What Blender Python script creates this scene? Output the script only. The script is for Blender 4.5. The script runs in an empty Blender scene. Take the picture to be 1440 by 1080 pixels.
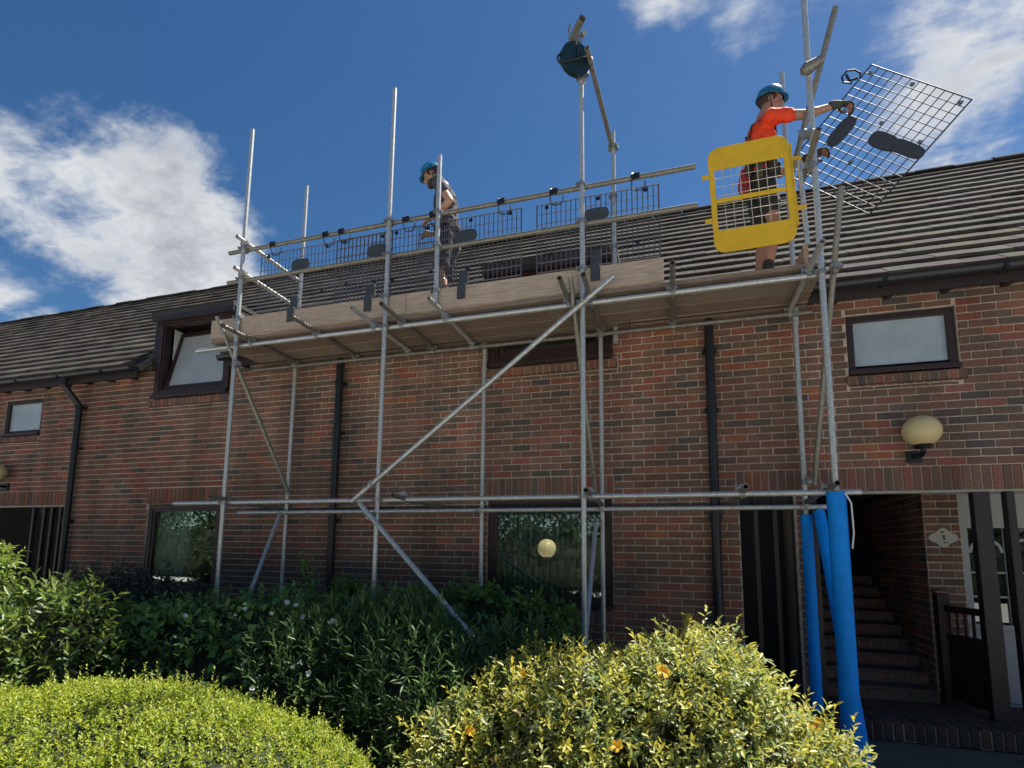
import bpy, bmesh, math, random
import numpy as np
from mathutils import Vector, Matrix
random.seed(7); rng = np.random.default_rng(7)
scene = bpy.context.scene
COL = scene.collection
R = math.radians

# ------------------------------------------------------------------ camera
F_PX, PPX, PPY, IW, IH = 769.92, 704.24, 674.97, 1440.0, 1080.0
PITCH, YAW, ROLL = .127995, .307755, .013348
CAM = np.array([0.0, -5.9, 1.55])
FWD = np.array([-math.sin(YAW)*math.cos(PITCH), math.cos(YAW)*math.cos(PITCH), math.sin(PITCH)])
_r = np.array([math.cos(YAW), math.sin(YAW), 0.0]); _u = np.cross(_r, FWD)
RGT = math.cos(ROLL)*_r + math.sin(ROLL)*_u
UPV = -math.sin(ROLL)*_r + math.cos(ROLL)*_u
cd = bpy.data.cameras.new('camera'); cam = bpy.data.objects.new('camera', cd); COL.objects.link(cam)
cd.sensor_width = 36; cd.lens = 36*F_PX/IW; cd.clip_start = .05; cd.clip_end = 3000
cd.shift_x = (IW/2-PPX)/IW; cd.shift_y = (PPY-IH/2)/IW
m = Matrix.Identity(4)
for i in range(3):
    m[i][0] = RGT[i]; m[i][1] = UPV[i]; m[i][2] = -FWD[i]; m[i][3] = CAM[i]
cam.matrix_world = m
scene.camera = cam

# ------------------------------------------------------------------ light
SUN_EL, SUN_AZ = R(61), R(45)          # azimuth to the right of the wall's far side (+Y towards +X)
sun_dir = Vector((math.cos(SUN_EL)*math.sin(SUN_AZ), math.cos(SUN_EL)*math.cos(SUN_AZ), math.sin(SUN_EL)))
sd = bpy.data.lights.new('sun', 'SUN'); sd.energy = 5.0; sd.angle = R(.53); sd.color = (1, .95, .87)
sun = bpy.data.objects.new('sun', sd); COL.objects.link(sun)
sun.rotation_euler = sun_dir.to_track_quat('Z', 'Y').to_euler(); sun.location = (6, 8, 15)
scene.view_settings.view_transform = 'Standard'; scene.view_settings.look = 'None'
scene.view_settings.exposure = 1.12; scene.view_settings.gamma = 1.0
scene.render.engine = 'CYCLES'
scene.cycles.max_bounces = 8; scene.cycles.transparent_max_bounces = 16

def ray(x, y): return FWD + RGT*(x-PPX)/F_PX - UPV*(y-PPY)/F_PX
def P(x, y, Y):
    d = ray(x, y); return Vector(CAM + d*((Y-CAM[1])/d[1]))
def PZ(x, y, Z):
    d = ray(x, y); return Vector(CAM + d*((Z-CAM[2])/d[2]))
def px_per_m(p): return F_PX/max(.1, float((np.array(p)-CAM) @ FWD))

world = bpy.data.worlds.new('World'); scene.world = world; world.use_nodes = True
nt = world.node_tree; nt.nodes.clear()
def N(tree, typ, **kw):
    n = tree.nodes.new(typ)
    for k, v in kw.items():
        if k == 'inp':
            for kk, vv in v.items(): n.inputs[kk].default_value = vv
        else: setattr(n, k, v)
    return n
def build_world():
    L = nt.links.new
    out = N(nt, 'ShaderNodeOutputWorld'); bg = N(nt, 'ShaderNodeBackground'); bg.inputs['Strength'].default_value = .075
    sky = N(nt, 'ShaderNodeTexSky', sky_type='NISHITA', sun_disc=False, sun_elevation=SUN_EL, sun_rotation=SUN_AZ,
            air_density=1.0, dust_density=.25, ozone_density=3.2, altitude=60)
    hsv = N(nt, 'ShaderNodeHueSaturation'); hsv.inputs['Saturation'].default_value = 1.24; hsv.inputs['Value'].default_value = .60
    L(sky.outputs[0], hsv.inputs['Color'])
    tc = N(nt, 'ShaderNodeTexCoord')
    sep = N(nt, 'ShaderNodeSeparateXYZ'); L(tc.outputs['Generated'], sep.inputs[0])
    def M(op, a, b=None, c=None):
        n = N(nt, 'ShaderNodeMath', operation=op)
        for i, v in enumerate((a, b, c)):
            if v is None: continue
            if isinstance(v, (int, float)): n.inputs[i].default_value = v
            else: L(v, n.inputs[i])
        return n.outputs[0]
    zz = M('ADD', M('MAXIMUM', sep.outputs[2], 0.0), .22)
    comb = N(nt, 'ShaderNodeCombineXYZ')
    L(M('DIVIDE', sep.outputs[0], zz), comb.inputs[0]); L(M('DIVIDE', sep.outputs[1], zz), comb.inputs[1])
    n1 = N(nt, 'ShaderNodeTexNoise', inp={'Scale': 2.7, 'Detail': 9, 'Roughness': .59, 'Distortion': .0}); L(comb.outputs[0], n1.inputs['Vector'])
    mp = N(nt, 'ShaderNodeMapping'); mp.inputs['Location'].default_value = (3.1, 1.7, 0); mp.inputs['Rotation'].default_value = (0, 0, .5)
    mp.inputs['Scale'].default_value = (1.0, 2.2, 1); L(comb.outputs[0], mp.inputs[0])
    n2 = N(nt, 'ShaderNodeTexNoise', inp={'Scale': 3.6, 'Detail': 9, 'Roughness': .65, 'Distortion': .5}); L(mp.outputs[0], n2.inputs['Vector'])
    dens = M('ADD', M('MULTIPLY', n1.outputs[0], 1.0), M('MULTIPLY', n2.outputs[0], .40))
    bias = None
    # banks of cumulus where the photograph shows them: (pixel x, pixel y, angular cosine inner, outer, weight)
    for (x, y, c0, c1, w) in ((10, 250, .945, .998, .13), (150, 340, .96, .998, .09), (380, 350, .975, .999, .12), (280, 290, .985, .9995, .05), (130, 90, .97, .999, -.10), (10, 455, .99, .9995, -.12), (380, 160, .97, .999, -.12), (965, 30, .990, .9995, .22), (1050, 130, .985, .9995, -.10),
                              (1250, 30, .965, .998, .09), (1390, 210, .975, .998, .05), (1290, 90, .985, .9995, -.04), (1190, 100, .98, .999, .06), (650, 150, .90, .99, -.16), (80, 30, .985, .999, -.14), (1080, 230, .985, .999, -.06)):
        d = ray(x, y); d = d/np.linalg.norm(d)
        vd = N(nt, 'ShaderNodeVectorMath', operation='DOT_PRODUCT'); vd.inputs[1].default_value = tuple(d); L(tc.outputs['Generated'], vd.inputs[0])
        mr = N(nt, 'ShaderNodeMapRange', interpolation_type='SMOOTHSTEP', inp={'From Min': c0, 'From Max': c1, 'To Min': 0, 'To Max': w}); L(vd.outputs['Value'], mr.inputs['Value'])
        bias = mr.outputs[0] if bias is None else M('ADD', bias, mr.outputs[0])
    tot = M('ADD', M('SUBTRACT', dens, .19), bias)
    cov = N(nt, 'ShaderNodeMapRange', interpolation_type='SMOOTHSTEP', inp={'From Min': .55, 'From Max': .76}); L(tot, cov.inputs['Value'])
    # thickness tints the cloud from bright rim to grey belly
    n3 = N(nt, 'ShaderNodeTexNoise', inp={'Scale': 5.0, 'Detail': 6, 'Roughness': .6}); L(comb.outputs[0], n3.inputs['Vector'])
    th = M('ADD', tot, M('MULTIPLY', M('SUBTRACT', n3.outputs[0], .5), .5))
    cr = N(nt, 'ShaderNodeValToRGB'); L(th, cr.inputs[0])
    cr.color_ramp.elements[0].position = .60; cr.color_ramp.elements[0].color = (3.3, 3.7, 4.3, 1)
    cr.color_ramp.elements[1].position = .92; cr.color_ramp.elements[1].color = (2.4, 2.55, 2.8, 1)
    e = cr.color_ramp.elements.new(.72); e.color = (4.7, 4.8, 4.9, 1)
    mx = N(nt, 'ShaderNodeMix', data_type='RGBA'); L(M('MULTIPLY', cov.outputs[0], .93), mx.inputs[0]); L(hsv.outputs[0], mx.inputs[6]); L(cr.outputs[0], mx.inputs[7])
    L(mx.outputs[2], bg.inputs['Color']); L(bg.outputs[0], out.inputs['Surface'])
build_world()

# ------------------------------------------------------------------ helpers
MATS = {}
def mat(name, col, rough=.6, metal=0., noise=0., nscale=20., bump=0., bscale=60., attr=False, col2=None, spec=.5, transl=0., stretch=None, coat=0., stain=0.):
    if name in MATS: return MATS[name]
    mm = bpy.data.materials.new(name); mm.use_nodes = True; t = mm.node_tree; L = t.links.new
    b = t.nodes['Principled BSDF']; b.inputs['Roughness'].default_value = rough; b.inputs['Metallic'].default_value = metal
    b.inputs['Specular IOR Level'].default_value = spec; b.inputs['Coat Weight'].default_value = coat
    b.inputs['Base Color'].default_value = (*col, 1)
    src = None
    if attr:
        a = t.nodes.new('ShaderNodeAttribute'); a.attribute_name = 'Col'; src = a.outputs['Color']
    tc = t.nodes.new('ShaderNodeTexCoord'); vec = tc.outputs['Object']
    geo = t.nodes.new('ShaderNodeNewGeometry')
    vec = geo.outputs['Position']
    if stretch:
        mp = t.nodes.new('ShaderNodeMapping'); mp.inputs['Scale'].default_value = stretch; L(vec, mp.inputs[0]); vec = mp.outputs[0]
    if noise or col2:
        n = t.nodes.new('ShaderNodeTexNoise'); n.inputs['Scale'].default_value = nscale; n.inputs['Detail'].default_value = 6; n.inputs['Roughness'].default_value = .65; L(vec, n.inputs['Vector'])
        r = t.nodes.new('ShaderNodeMapRange'); r.inputs['From Min'].default_value = .3; r.inputs['From Max'].default_value = .7; L(n.outputs[0], r.inputs['Value'])
        mx = t.nodes.new('ShaderNodeMix'); mx.data_type = 'RGBA'
        if col2:
            L(r.outputs[0], mx.inputs[0]); mx.inputs[6].default_value = (*col, 1); mx.inputs[7].default_value = (*col2, 1)
            if src: L(src, mx.inputs[6])
        else:
            mx.blend_type = 'MULTIPLY'; mx.inputs[0].default_value = 1
            if src: L(src, mx.inputs[6])
            else: mx.inputs[6].default_value = (*col, 1)
            r.inputs['To Min'].default_value = 1-noise; r.inputs['To Max'].default_value = 1+noise
            L(r.outputs[0], mx.inputs[7])
        src = mx.outputs[2]
    if stain:
        mp = t.nodes.new('ShaderNodeMapping'); mp.inputs['Scale'].default_value = (1.6, 1.6, .35); L(geo.outputs['Position'], mp.inputs[0])
        n = t.nodes.new('ShaderNodeTexNoise'); n.inputs['Scale'].default_value = 1.5; n.inputs['Detail'].default_value = 5; L(mp.outputs[0], n.inputs['Vector'])
        r = t.nodes.new('ShaderNodeMapRange'); r.inputs['From Min'].default_value = .3; r.inputs['From Max'].default_value = .7; r.inputs['To Min'].default_value = 1-stain; r.inputs['To Max'].default_value = 1+stain*.6; L(n.outputs[0], r.inputs['Value'])
        mx = t.nodes.new('ShaderNodeMix'); mx.data_type = 'RGBA'; mx.blend_type = 'MULTIPLY'; mx.inputs[0].default_value = 1
        if src: L(src, mx.inputs[6])
        else: mx.inputs[6].default_value = (*col, 1)
        L(r.outputs[0], mx.inputs[7]); src = mx.outputs[2]
    if src: L(src, b.inputs['Base Color'])
    if bump:
        n = t.nodes.new('ShaderNodeTexNoise'); n.inputs['Scale'].default_value = bscale; n.inputs['Detail'].default_value = 5; L(vec, n.inputs['Vector'])
        bp = t.nodes.new('ShaderNodeBump'); bp.inputs['Strength'].default_value = bump; bp.inputs['Distance'].default_value = .01; L(n.outputs[0], bp.inputs['Height']); L(bp.outputs[0], b.inputs['Normal'])
    if transl:
        o = t.nodes['Material Output']; tr = t.nodes.new('ShaderNodeBsdfTranslucent'); ms = t.nodes.new('ShaderNodeMixShader'); ms.inputs[0].default_value = transl
        if src: L(src, tr.inputs['Color'])
        else: tr.inputs['Color'].default_value = (*col, 1)
        L(b.outputs[0], ms.inputs[1]); L(tr.outputs[0], ms.inputs[2]); L(ms.outputs[0], o.inputs['Surface'])
    MATS[name] = mm; return mm

def glass_mat(name, tint=(1, 1, 1), refl=.1, k=1.6, trans=True, rough=.0, dark=(.01, .012, .014)):
    if name in MATS: return MATS[name]
    mm = bpy.data.materials.new(name); mm.use_nodes = True; t = mm.node_tree; L = t.links.new
    t.nodes.remove(t.nodes['Principled BSDF']); o = t.nodes['Material Output']
    gl = t.nodes.new('ShaderNodeBsdfGlossy'); gl.inputs['Roughness'].default_value = rough; gl.inputs['Color'].default_value = (.95, 1, .98, 1)
    tr = t.nodes.new('ShaderNodeBsdfTransparent'); tr.inputs['Color'].default_value = (*tint, 1)
    fr = t.nodes.new('ShaderNodeFresnel'); fr.inputs['IOR'].default_value = 1.5
    ad = t.nodes.new('ShaderNodeMath'); ad.operation = 'MULTIPLY_ADD'; ad.inputs[1].default_value = k; ad.inputs[2].default_value = refl; L(fr.outputs[0], ad.inputs[0])
    ms = t.nodes.new('ShaderNodeMixShader'); L(ad.outputs[0], ms.inputs[0]); L(tr.outputs[0], ms.inputs[1]); L(gl.outputs[0], ms.inputs[2]); L(ms.outputs[0], o.inputs['Surface'])
    MATS[name] = mm; return mm

def link(name, me, material=None, parent=None):
    o = bpy.data.objects.new(name, me); COL.objects.link(o)
    if material is not None and me is not None and len(me.materials) == 0: me.materials.append(material)
    if parent is not None: o.parent = parent
    return o
def tag(o, label=None, cat=None, group=None, kind=None):
    if label: o['label'] = label
    if cat: o['category'] = cat
    if group: o['group'] = group
    if kind: o['kind'] = kind
    return o
def empty(name, loc=(0, 0, 0), label=None, cat=None, group=None):
    o = bpy.data.objects.new(name, None); COL.objects.link(o); o.location = loc; o.empty_display_size = .1
    return tag(o, label, cat, group)

class MB:
    """collects verts/faces in world coordinates"""
    def __init__(s): s.v = []; s.f = []; s.c = []
    def add(s, vs, fs, c=None):
        b = len(s.v); s.v += [tuple(v) for v in vs]; s.f += [tuple(i+b for i in f) for f in fs]
        if c is not None: s.c += [c]*len(vs)
        return s
    def box(s, lo, hi, c=None):
        x0, y0, z0 = lo; x1, y1, z1 = hi
        return s.add([(x0, y0, z0), (x1, y0, z0), (x1, y1, z0), (x0, y1, z0), (x0, y0, z1), (x1, y0, z1), (x1, y1, z1), (x0, y1, z1)],
                     [(3, 2, 1, 0), (4, 5, 6, 7), (0, 1, 5, 4), (1, 2, 6, 5), (2, 3, 7, 6), (3, 0, 4, 7)], c)
    def obox(s, o, ax, ay, az, c=None):
        o = Vector(o); ax, ay, az = Vector(ax), Vector(ay), Vector(az)
        vs = [o, o+ax, o+ax+ay, o+ay, o+az, o+ax+az, o+ax+ay+az, o+ay+az]
        fs = [(3, 2, 1, 0), (4, 5, 6, 7), (0, 1, 5, 4), (1, 2, 6, 5), (2, 3, 7, 6), (3, 0, 4, 7)]
        if ax.cross(ay).dot(az) < 0: fs = [f[::-1] for f in fs]
        return s.add(vs, fs, c)
    def tube(s, a, b, r, n=12, r2=None, hollow=0., caps=True):
        a, b = Vector(a), Vector(b); d = (b-a).normalized(); q = d.to_track_quat('Z', 'Y'); u, v = q @ Vector((1, 0, 0)), q @ Vector((0, 1, 0))
        r2 = r if r2 is None else r2
        ring = lambda p, rr: [p + (u*math.cos(2*math.pi*k/n)+v*math.sin(2*math.pi*k/n))*rr for k in range(n)]
        vs = ring(a, r)+ring(b, r2); fs = [(k, (k+1) % n, n+(k+1) % n, n+k) for k in range(n)]
        if hollow:
            vs += ring(a, r-hollow)+ring(b, r2-hollow)
            fs += [(2*n+(k+1) % n, 2*n+k, 3*n+k, 3*n+(k+1) % n) for k in range(n)]
            fs += [(k, 2*n+k, 2*n+(k+1) % n, (k+1) % n) for k in range(n)] + [(n+(k+1) % n, 3*n+(k+1) % n, 3*n+k, n+k) for k in range(n)]
        elif caps: fs += [tuple(range(n-1, -1, -1)), tuple(range(n, 2*n))]
        return s.add(vs, fs)
    def path(s, pts, r, n=8):
        for a, b in zip(pts[:-1], pts[1:]): s.tube(a, b, r, n)
        return s
    def lathe(s, prof, n=24, o=(0, 0, 0), sc=(1, 1, 1)):
        vs = []; fs = []
        for (r, z) in prof:
            for k in range(n): vs.append((o[0]+sc[0]*r*math.cos(2*math.pi*k/n), o[1]+sc[1]*r*math.sin(2*math.pi*k/n), o[2]+sc[2]*z))
        for j in range(len(prof)-1):
            for k in range(n): fs.append((j*n+k, j*n+(k+1) % n, (j+1)*n+(k+1) % n, (j+1)*n+k))
        return s.add(vs, fs)
    def sphere(s, o, r, n=16, m_=10, sc=(1, 1, 1)):
        prof = [(max(1e-4, r*math.sin(math.pi*j/m_)), -r*math.cos(math.pi*j/m_)) for j in range(m_+1)]
        return s.lathe(prof, n, o, sc)
    def prism(s, pts, ext):
        """polygon (list of Vector, planar) extruded by vector"""
        n = len(pts); pts = [Vector(p) for p in pts]; e = Vector(ext)
        return s.add(pts+[p+e for p in pts], [tuple(range(n-1, -1, -1)), tuple(range(n, 2*n))]+[(k, (k+1) % n, n+(k+1) % n, n+k) for k in range(n)])
    def mesh(s, name, smooth=False):
        me = bpy.data.meshes.new(name); me.from_pydata(s.v, [], s.f)
        if s.c:
            a = me.attributes.new('Col', 'FLOAT_COLOR', 'POINT'); a.data.foreach_set('color', np.array([(*c, 1) for c in s.c], 'f').ravel())
        bm = bmesh.new(); bm.from_mesh(me); bmesh.ops.recalc_face_normals(bm, faces=bm.faces) if len(s.f) < 60000 else None; bm.to_mesh(me); bm.free()
        if smooth:
            me.polygons.foreach_set('use_smooth', [True]*len(me.polygons))
            try: me.set_sharp_from_angle(angle=R(40))
            except Exception: pass
        me.update(); return me
    def build(s, name, material, parent=None, smooth=False, bevel=0.):
        me = s.mesh(name, smooth); o = link(name, me, material, parent)
        if bevel:
            b = o.modifiers.new('bevel', 'BEVEL'); b.width = bevel; b.segments = 2; b.limit_method = 'ANGLE'
        return o

# ------------------------------------------------------------------ materials
brick_m = mat('brick', (.16, .09, .07), .9, spec=.25, stain=.3, noise=.30, nscale=38, bump=.5, bscale=150, attr=True)
mortar_m = mat('mortar', (.56, .48, .39), .95, noise=.3, nscale=25, bump=.4, bscale=200, stain=.35)
tile_m = mat('roof_tile', (.2, .18, .16), .95, spec=.08, stain=.3, noise=.22, nscale=9, bump=.4, bscale=90, attr=True)
galv_m = mat('galvanised_steel', (.50, .515, .50), .42, metal=.5, noise=.28, nscale=45, bump=.15, bscale=80)
galvd_m = mat('weathered_steel', (.22, .21, .18), .5, metal=.5, noise=.35, nscale=35, bump=.2, bscale=80)
coup_m = mat('coupler_steel', (.30, .31, .31), .45, metal=.6, noise=.4, nscale=60, bump=.3, bscale=120)
board_m = mat('scaffold_timber', (.27, .19, .13), .85, noise=.3, nscale=5, bump=.4, bscale=60, stretch=(1.2, 14, 14), attr=True)
frame_m = mat('window_timber', (.034, .017, .016), .45, noise=.3, nscale=20)
dframe_m = mat('dark_timber', (.028, .020, .020), .5, noise=.3, nscale=25)
gutter_m = mat('black_plastic', (.012, .014, .018), .4, noise=.2, nscale=15)
blue_m = mat('blue_foam', (.006, .30, .95), .6, spec=.2, noise=.12, nscale=6, bump=.5, bscale=14, stain=.22, stretch=(1, 1, 2.2))
yellow_m = mat('yellow_paint', (.68, .42, .014), .45, noise=.10, nscale=9, bump=.1, bscale=50)
mesh_m = mat('wire_steel', (.09, .095, .115), .45, metal=.2)
grey_pl = mat('grey_plastic', (.045, .052, .060), .55, noise=.15, nscale=40)
white_m = mat('white_paint', (.72, .72, .70), .5, noise=.08, nscale=15)
globe_m = mat('cream_globe', (.82, .69, .36), .35, noise=.10, nscale=8, transl=.25)
tarmac_m = mat('asphalt', (.135, .117, .100), .95, spec=.2, stain=.25, noise=.45, nscale=70, bump=.6, bscale=220)
soil_m = mat('soil', (.035, .024, .017), .95, noise=.4, nscale=20, bump=.8, bscale=40)
pave_m = mat('quarry_paving', (.11, .05, .038), .75, noise=.3, nscale=20, bump=.3, bscale=90, attr=True)
inside_m = mat('room_plaster', (.32, .31, .28), .9)
curtain_m = mat('curtain_cloth', (.78, .82, .78), .9, transl=.3)
leaf_m = mat('leaf', (.07, .11, .03), .45, attr=True, transl=.42, spec=.4)
gloss_leaf_m = mat('glossy_leaf', (.05, .09, .03), .42, attr=True, transl=.38, spec=.5)
twig_m = mat('twig', (.020, .026, .010), .9, noise=.4, nscale=25)
bark_m = mat('bark', (.08, .06, .045), .9, noise=.4, nscale=20, bump=.6, bscale=30)
petal_y = mat('yellow_petal', (.80, .47, .02), .5, transl=.3)
petal_w = mat('white_petal', (.85, .85, .82), .5, transl=.3)
pane_m = glass_mat('window_glass', (.80, .88, .86), .12)
pane_dk = glass_mat('porch_glass', (.5, .55, .55), .03)
frost_m = mat('frosted_cloud_reflect', (.30, .36, .40), .16, col2=(.44, .52, .56), nscale=2.6, bump=.25, bscale=70, spec=.6)  # lighter mottling puts a cloud reflection into the frosted pane's colour
pale_pane_m = mat('pale_pane', (.36, .38, .38), .3, noise=.12, nscale=4, spec=.7)  # pale grey given to the dormer pane itself

# ------------------------------------------------------------------ setting
g = MB(); g.add([(-400, -400, 0), (400, -400, 0), (400, 400, 0), (-400, 400, 0)], [(0, 1, 2, 3)])
tag(g.build('ground', tarmac_m), 'dark grey asphalt in front of the brick porch', kind='structure')
g = MB(); n = 28
bed = [(-14, -4.7), (-4.0, -4.75), (-1.2, -4.45), (.3, -3.9), (1.05, -3.1), (1.12, -1.6), (1.08, -.03), (-14, -.03)]
g.prism([(x, y, .003) for x, y in bed], (0, 0, .06))
tag(g.build('planting_bed', soil_m), 'soil bed of the shrubs along the wall', kind='structure')

g = MB(); g.box((-40, -15.5, .004), (40, -5.0, .012))
tag(g.build('bounce_slab', mat('bounce_concrete', (.62, .60, .56), .9, noise=.15, nscale=3, bump=.2, bscale=60)), 'added pale slab out of view bouncing sun onto the wall', kind='structure')  # added pale slab behind the camera, bounces sunlight onto the shaded wall
# ------------------------------------------------------------------ house
EAVE_Z, EAVE_Y, PIT, GAUGE, NROW = 4.13, -.25, R(43), .25, 17
X0, X1 = -18.4, 5.4
house = empty('terraced_house', (-4, 1, 0), 'long brown brick terraced house with grey tiled roof behind the scaffolding', 'house')
house_inv = Matrix.Translation((4, -1, 0))
def hp(o):
    """parent to the house keeping world coordinates"""
    o.parent = house; o.matrix_parent_inverse = house_inv; return o

BC = [(c[0]*1.60, c[1]*1.50, c[2]*1.42) for c in [(.118, .076, .058), (.135, .082, .062), (.100, .070, .056), (.085, .068, .058), (.148, .087, .066), (.165, .078, .058), (.175, .070, .052), (.20, .085, .052), (.070, .060, .056), (.125, .070, .052)]]
BW = [20, 18, 14, 7, 14, 9, 8, 2.2, 5, 14]
def brick_colour(x=0, z=0):
    w = list(BW)
    patch = math.sin(x*.8+1.3)+math.sin(z*1.7+x*.35)+.7*math.sin(x*2.3-z*1.1)
    if patch > .8: w[5] *= 2.2; w[6] *= 2.4; w[7] *= 2.6
    if patch < -.8: w[3] *= 1.8; w[8] *= 1.8
    c = random.choices(BC, w)[0]; k = random.uniform(.9, 1.1)*(1+.10*math.sin(x*.55+z*.9)+.06*math.sin(x*1.9+2*z))
    return tuple(v*k for v in c)

def brick_field(org, ax, nrm, w, h, openings, parent, single=0, name='brick', soldiers=(), score=None, depth=.03):
    """stretcher-bond bricks on the plane org + u*ax + z; nrm points out. openings/soldiers: (u0,u1,z0,z1)"""
    org, ax, nrm = Vector(org), Vector(ax), Vector(nrm)
    bl = []
    cl, ch, j = .225, .075, .0115
    PH = .045-ch
    rows = int(math.ceil((h-PH)/ch))
    blocks = list(openings)+list(soldiers)
    for r in range(rows):
        z0 = max(0, PH+r*ch+j/2); z1 = min(PH+(r+1)*ch-j/2, h)
        if z1-z0 < .02: continue
        cuts = sorted([(a, b, c, d) for (a, b, c, d) in blocks if c < z1 and d > z0])
        u = -(r % 2)*cl/2
        while u < w:
            segs = [(max(u, 0)+j/2, min(u+cl, w)-j/2, z0, z1)]
            for (c0, c1, zc0, zc1) in cuts:
                ns = []
                for (p, q, y0, y1) in segs:
                    if q <= c0-.002 or p >= c1+.002: ns.append((p, q, y0, y1)); continue
                    if p < c0-.03: ns.append((p, c0-.006, y0, y1))
                    if q > c1+.03: ns.append((c1+.006, q, y0, y1))
                    if zc0-y0 > .028: ns.append((max(p, c0+.005), min(q, c1-.005), y0, zc0-.008))
                    elif y1-zc1 > .028: ns.append((max(p, c0+.005), min(q, c1-.005), zc1+.008, y1))
                segs = ns
            for (p, q, y0, y1) in segs:
                if q-p > .025 and y1-y0 > .015: bl.append((p, q, y0, y1))
            u += cl
    for (a, b, c, d) in soldiers:
        k = max(1, int(round((b-a)/.075))); s = (b-a)/k
        for i in range(k): bl.append((a+i*s+.005, a+(i+1)*s-.005, c+.004, d-.005))
    items = []
    for (p, q, z0, z1) in bl:
        cw = org+ax*((p+q)/2)+Vector((0, 0, (z0+z1)/2))
        items.append((cw, q-p, z1-z0))
    sing = set()
    if single:
        sc = [(score(it[0]) if score else px_per_m(it[0]))*it[1]*it[2]*100 if it[1] > .2 or it[2] > .2 else -1 for it in items]
        sing = set(sorted(range(len(items)), key=lambda i: -sc[i])[:single])
    mb = MB(); cache = {}
    xa = ax.normalized()
    for i, (cw, bw, bh) in enumerate(items):
        col = brick_colour(cw.x+cw.y, cw.z); pr = random.uniform(-.0015, .003); ti = random.uniform(-.006, .006)
        e = .004
        def bverts(c0):
            f = [(-bw/2, 0, -bh/2+e), (-bw/2+e, 0, -bh/2), (bw/2-e, 0, -bh/2), (bw/2, 0, -bh/2+e), (bw/2, 0, bh/2-e), (bw/2-e, 0, bh/2), (-bw/2+e, 0, bh/2), (-bw/2, 0, bh/2-e)]
            back = [(-bw/2, -depth, -bh/2), (bw/2, -depth, -bh/2), (bw/2, -depth, bh/2), (-bw/2, -depth, bh/2)]
            inset = [(x*(1-.0), 0, z) for x, _, z in f]
            fv = [(x-math.copysign(.002, x), .0, z-math.copysign(.002, z)) for x, _, z in f]; mid = [(x, -.003, z) for x, _, z in f]
            return fv+mid+back
        fs = [tuple(range(8))]+[(8+k, k, (k+1) % 8, 8+(k+1) % 8)[::-1] for k in range(8)]+[(8, 9, 17-0, 16)] if False else None
        key = (round(bw, 3), round(bh, 3))
        lv = bverts(None)
        faces = [tuple(range(8))]+[(k, 8+k, 8+(k+1) % 8, (k+1) % 8) for k in range(8)]
        faces += [(9, 16, 17, 10), (10, 17, 11), (11, 17, 18, 12), (12, 18, 13), (13, 18, 19, 14), (14, 19, 15), (15, 19, 16, 8), (8, 16, 9)]
        if i in sing:
            ci = min(range(len(BC)), key=lambda k: sum((BC[k][t]-col[t])**2 for t in range(3)))
            kk = (key, ci, random.randint(0, 1))
            if kk not in cache:
                b1 = MB(); cc = brick_colour(0, 0) if False else tuple(v*random.uniform(.93, 1.07) for v in BC[ci])
                b1.add([(x, y, z) for x, y, z in lv], faces, cc); me = b1.mesh(name); me.materials.append(brick_m); cache[kk] = me
            o = link(name, cache[kk], None, None)
            M = Matrix((( xa.x, nrm.x, 0, 0), (xa.y, nrm.y, 0, 0), (xa.z, nrm.z, 1, 0), (0, 0, 0, 1))); M.translation = cw+nrm*pr
            o.parent = parent; o.matrix_parent_inverse = parent.matrix_world.inverted() if parent.parent is None else Matrix.Identity(4)
            o.matrix_basis = M @ Matrix.Rotation(ti, 4, 'Y')
            # parent's own world matrix is identity for wall meshes
        else:
            rot = Matrix.Rotation(ti, 3, 'Y')
            vs = []
            for x, y, z in lv:
                v = rot @ Vector((x, y, z)); vs.append(cw+xa*v.x+nrm*(v.y+pr)+Vector((0, 0, v.z)))
            mb.add(vs, faces, col)
    if mb.v:
        o = mb.build('bricks', brick_m, parent); o['kind'] = 'stuff'
    return

def wall_with_holes(name, org, ax, nrm, w, h, openings, thick, material):
    org, ax, nrm = Vector(org), Vector(ax), Vector(nrm)
    us = sorted({0, w, *[min(max(v, 0), w) for o in openings for v in o[:2]]}); zs = sorted({0, h, *[min(max(v, 0), h) for o in openings for v in o[2:]]})
    mb = MB(); inn = lambda u, z: any(a < u < b and c < z < d for a, b, c, d in openings)
    Z = Vector((0, 0, 1)); off = -nrm*.009
    for i in range(len(us)-1):
        for k in range(len(zs)-1):
            u0, u1, z0, z1 = us[i], us[i+1], zs[k], zs[k+1]
            if inn((u0+u1)/2, (z0+z1)/2): continue
            o = org+off
            q = lambda u, z, d=0: o+ax*u+Z*z-nrm*d
            mb.add([q(u0, z0), q(u1, z0), q(u1, z1), q(u0, z1)], [(0, 1, 2, 3)])
            mb.add([q(u0, z0, thick), q(u1, z0, thick), q(u1, z1, thick), q(u0, z1, thick)], [(3, 2, 1, 0)])
            mids = (((u0+u1)/2, z0-.001, (u0, z0), (u1, z0)), ((u0+u1)/2, z1+.001, (u1, z1), (u0, z1)), (u0-.001, (z0+z1)/2, (u0, z1), (u0, z0)), (u1+.001, (z0+z1)/2, (u1, z0), (u1, z1)))
            for (mu, mz, a, b) in mids:
                if inn(mu, mz) or not (0 < mu < w and 0 < mz < h):
                    mb.add([q(*a), q(*b), q(*b, thick), q(*a, thick)], [(0, 1, 2, 3)])
    return mb.build(name, material)

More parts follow.
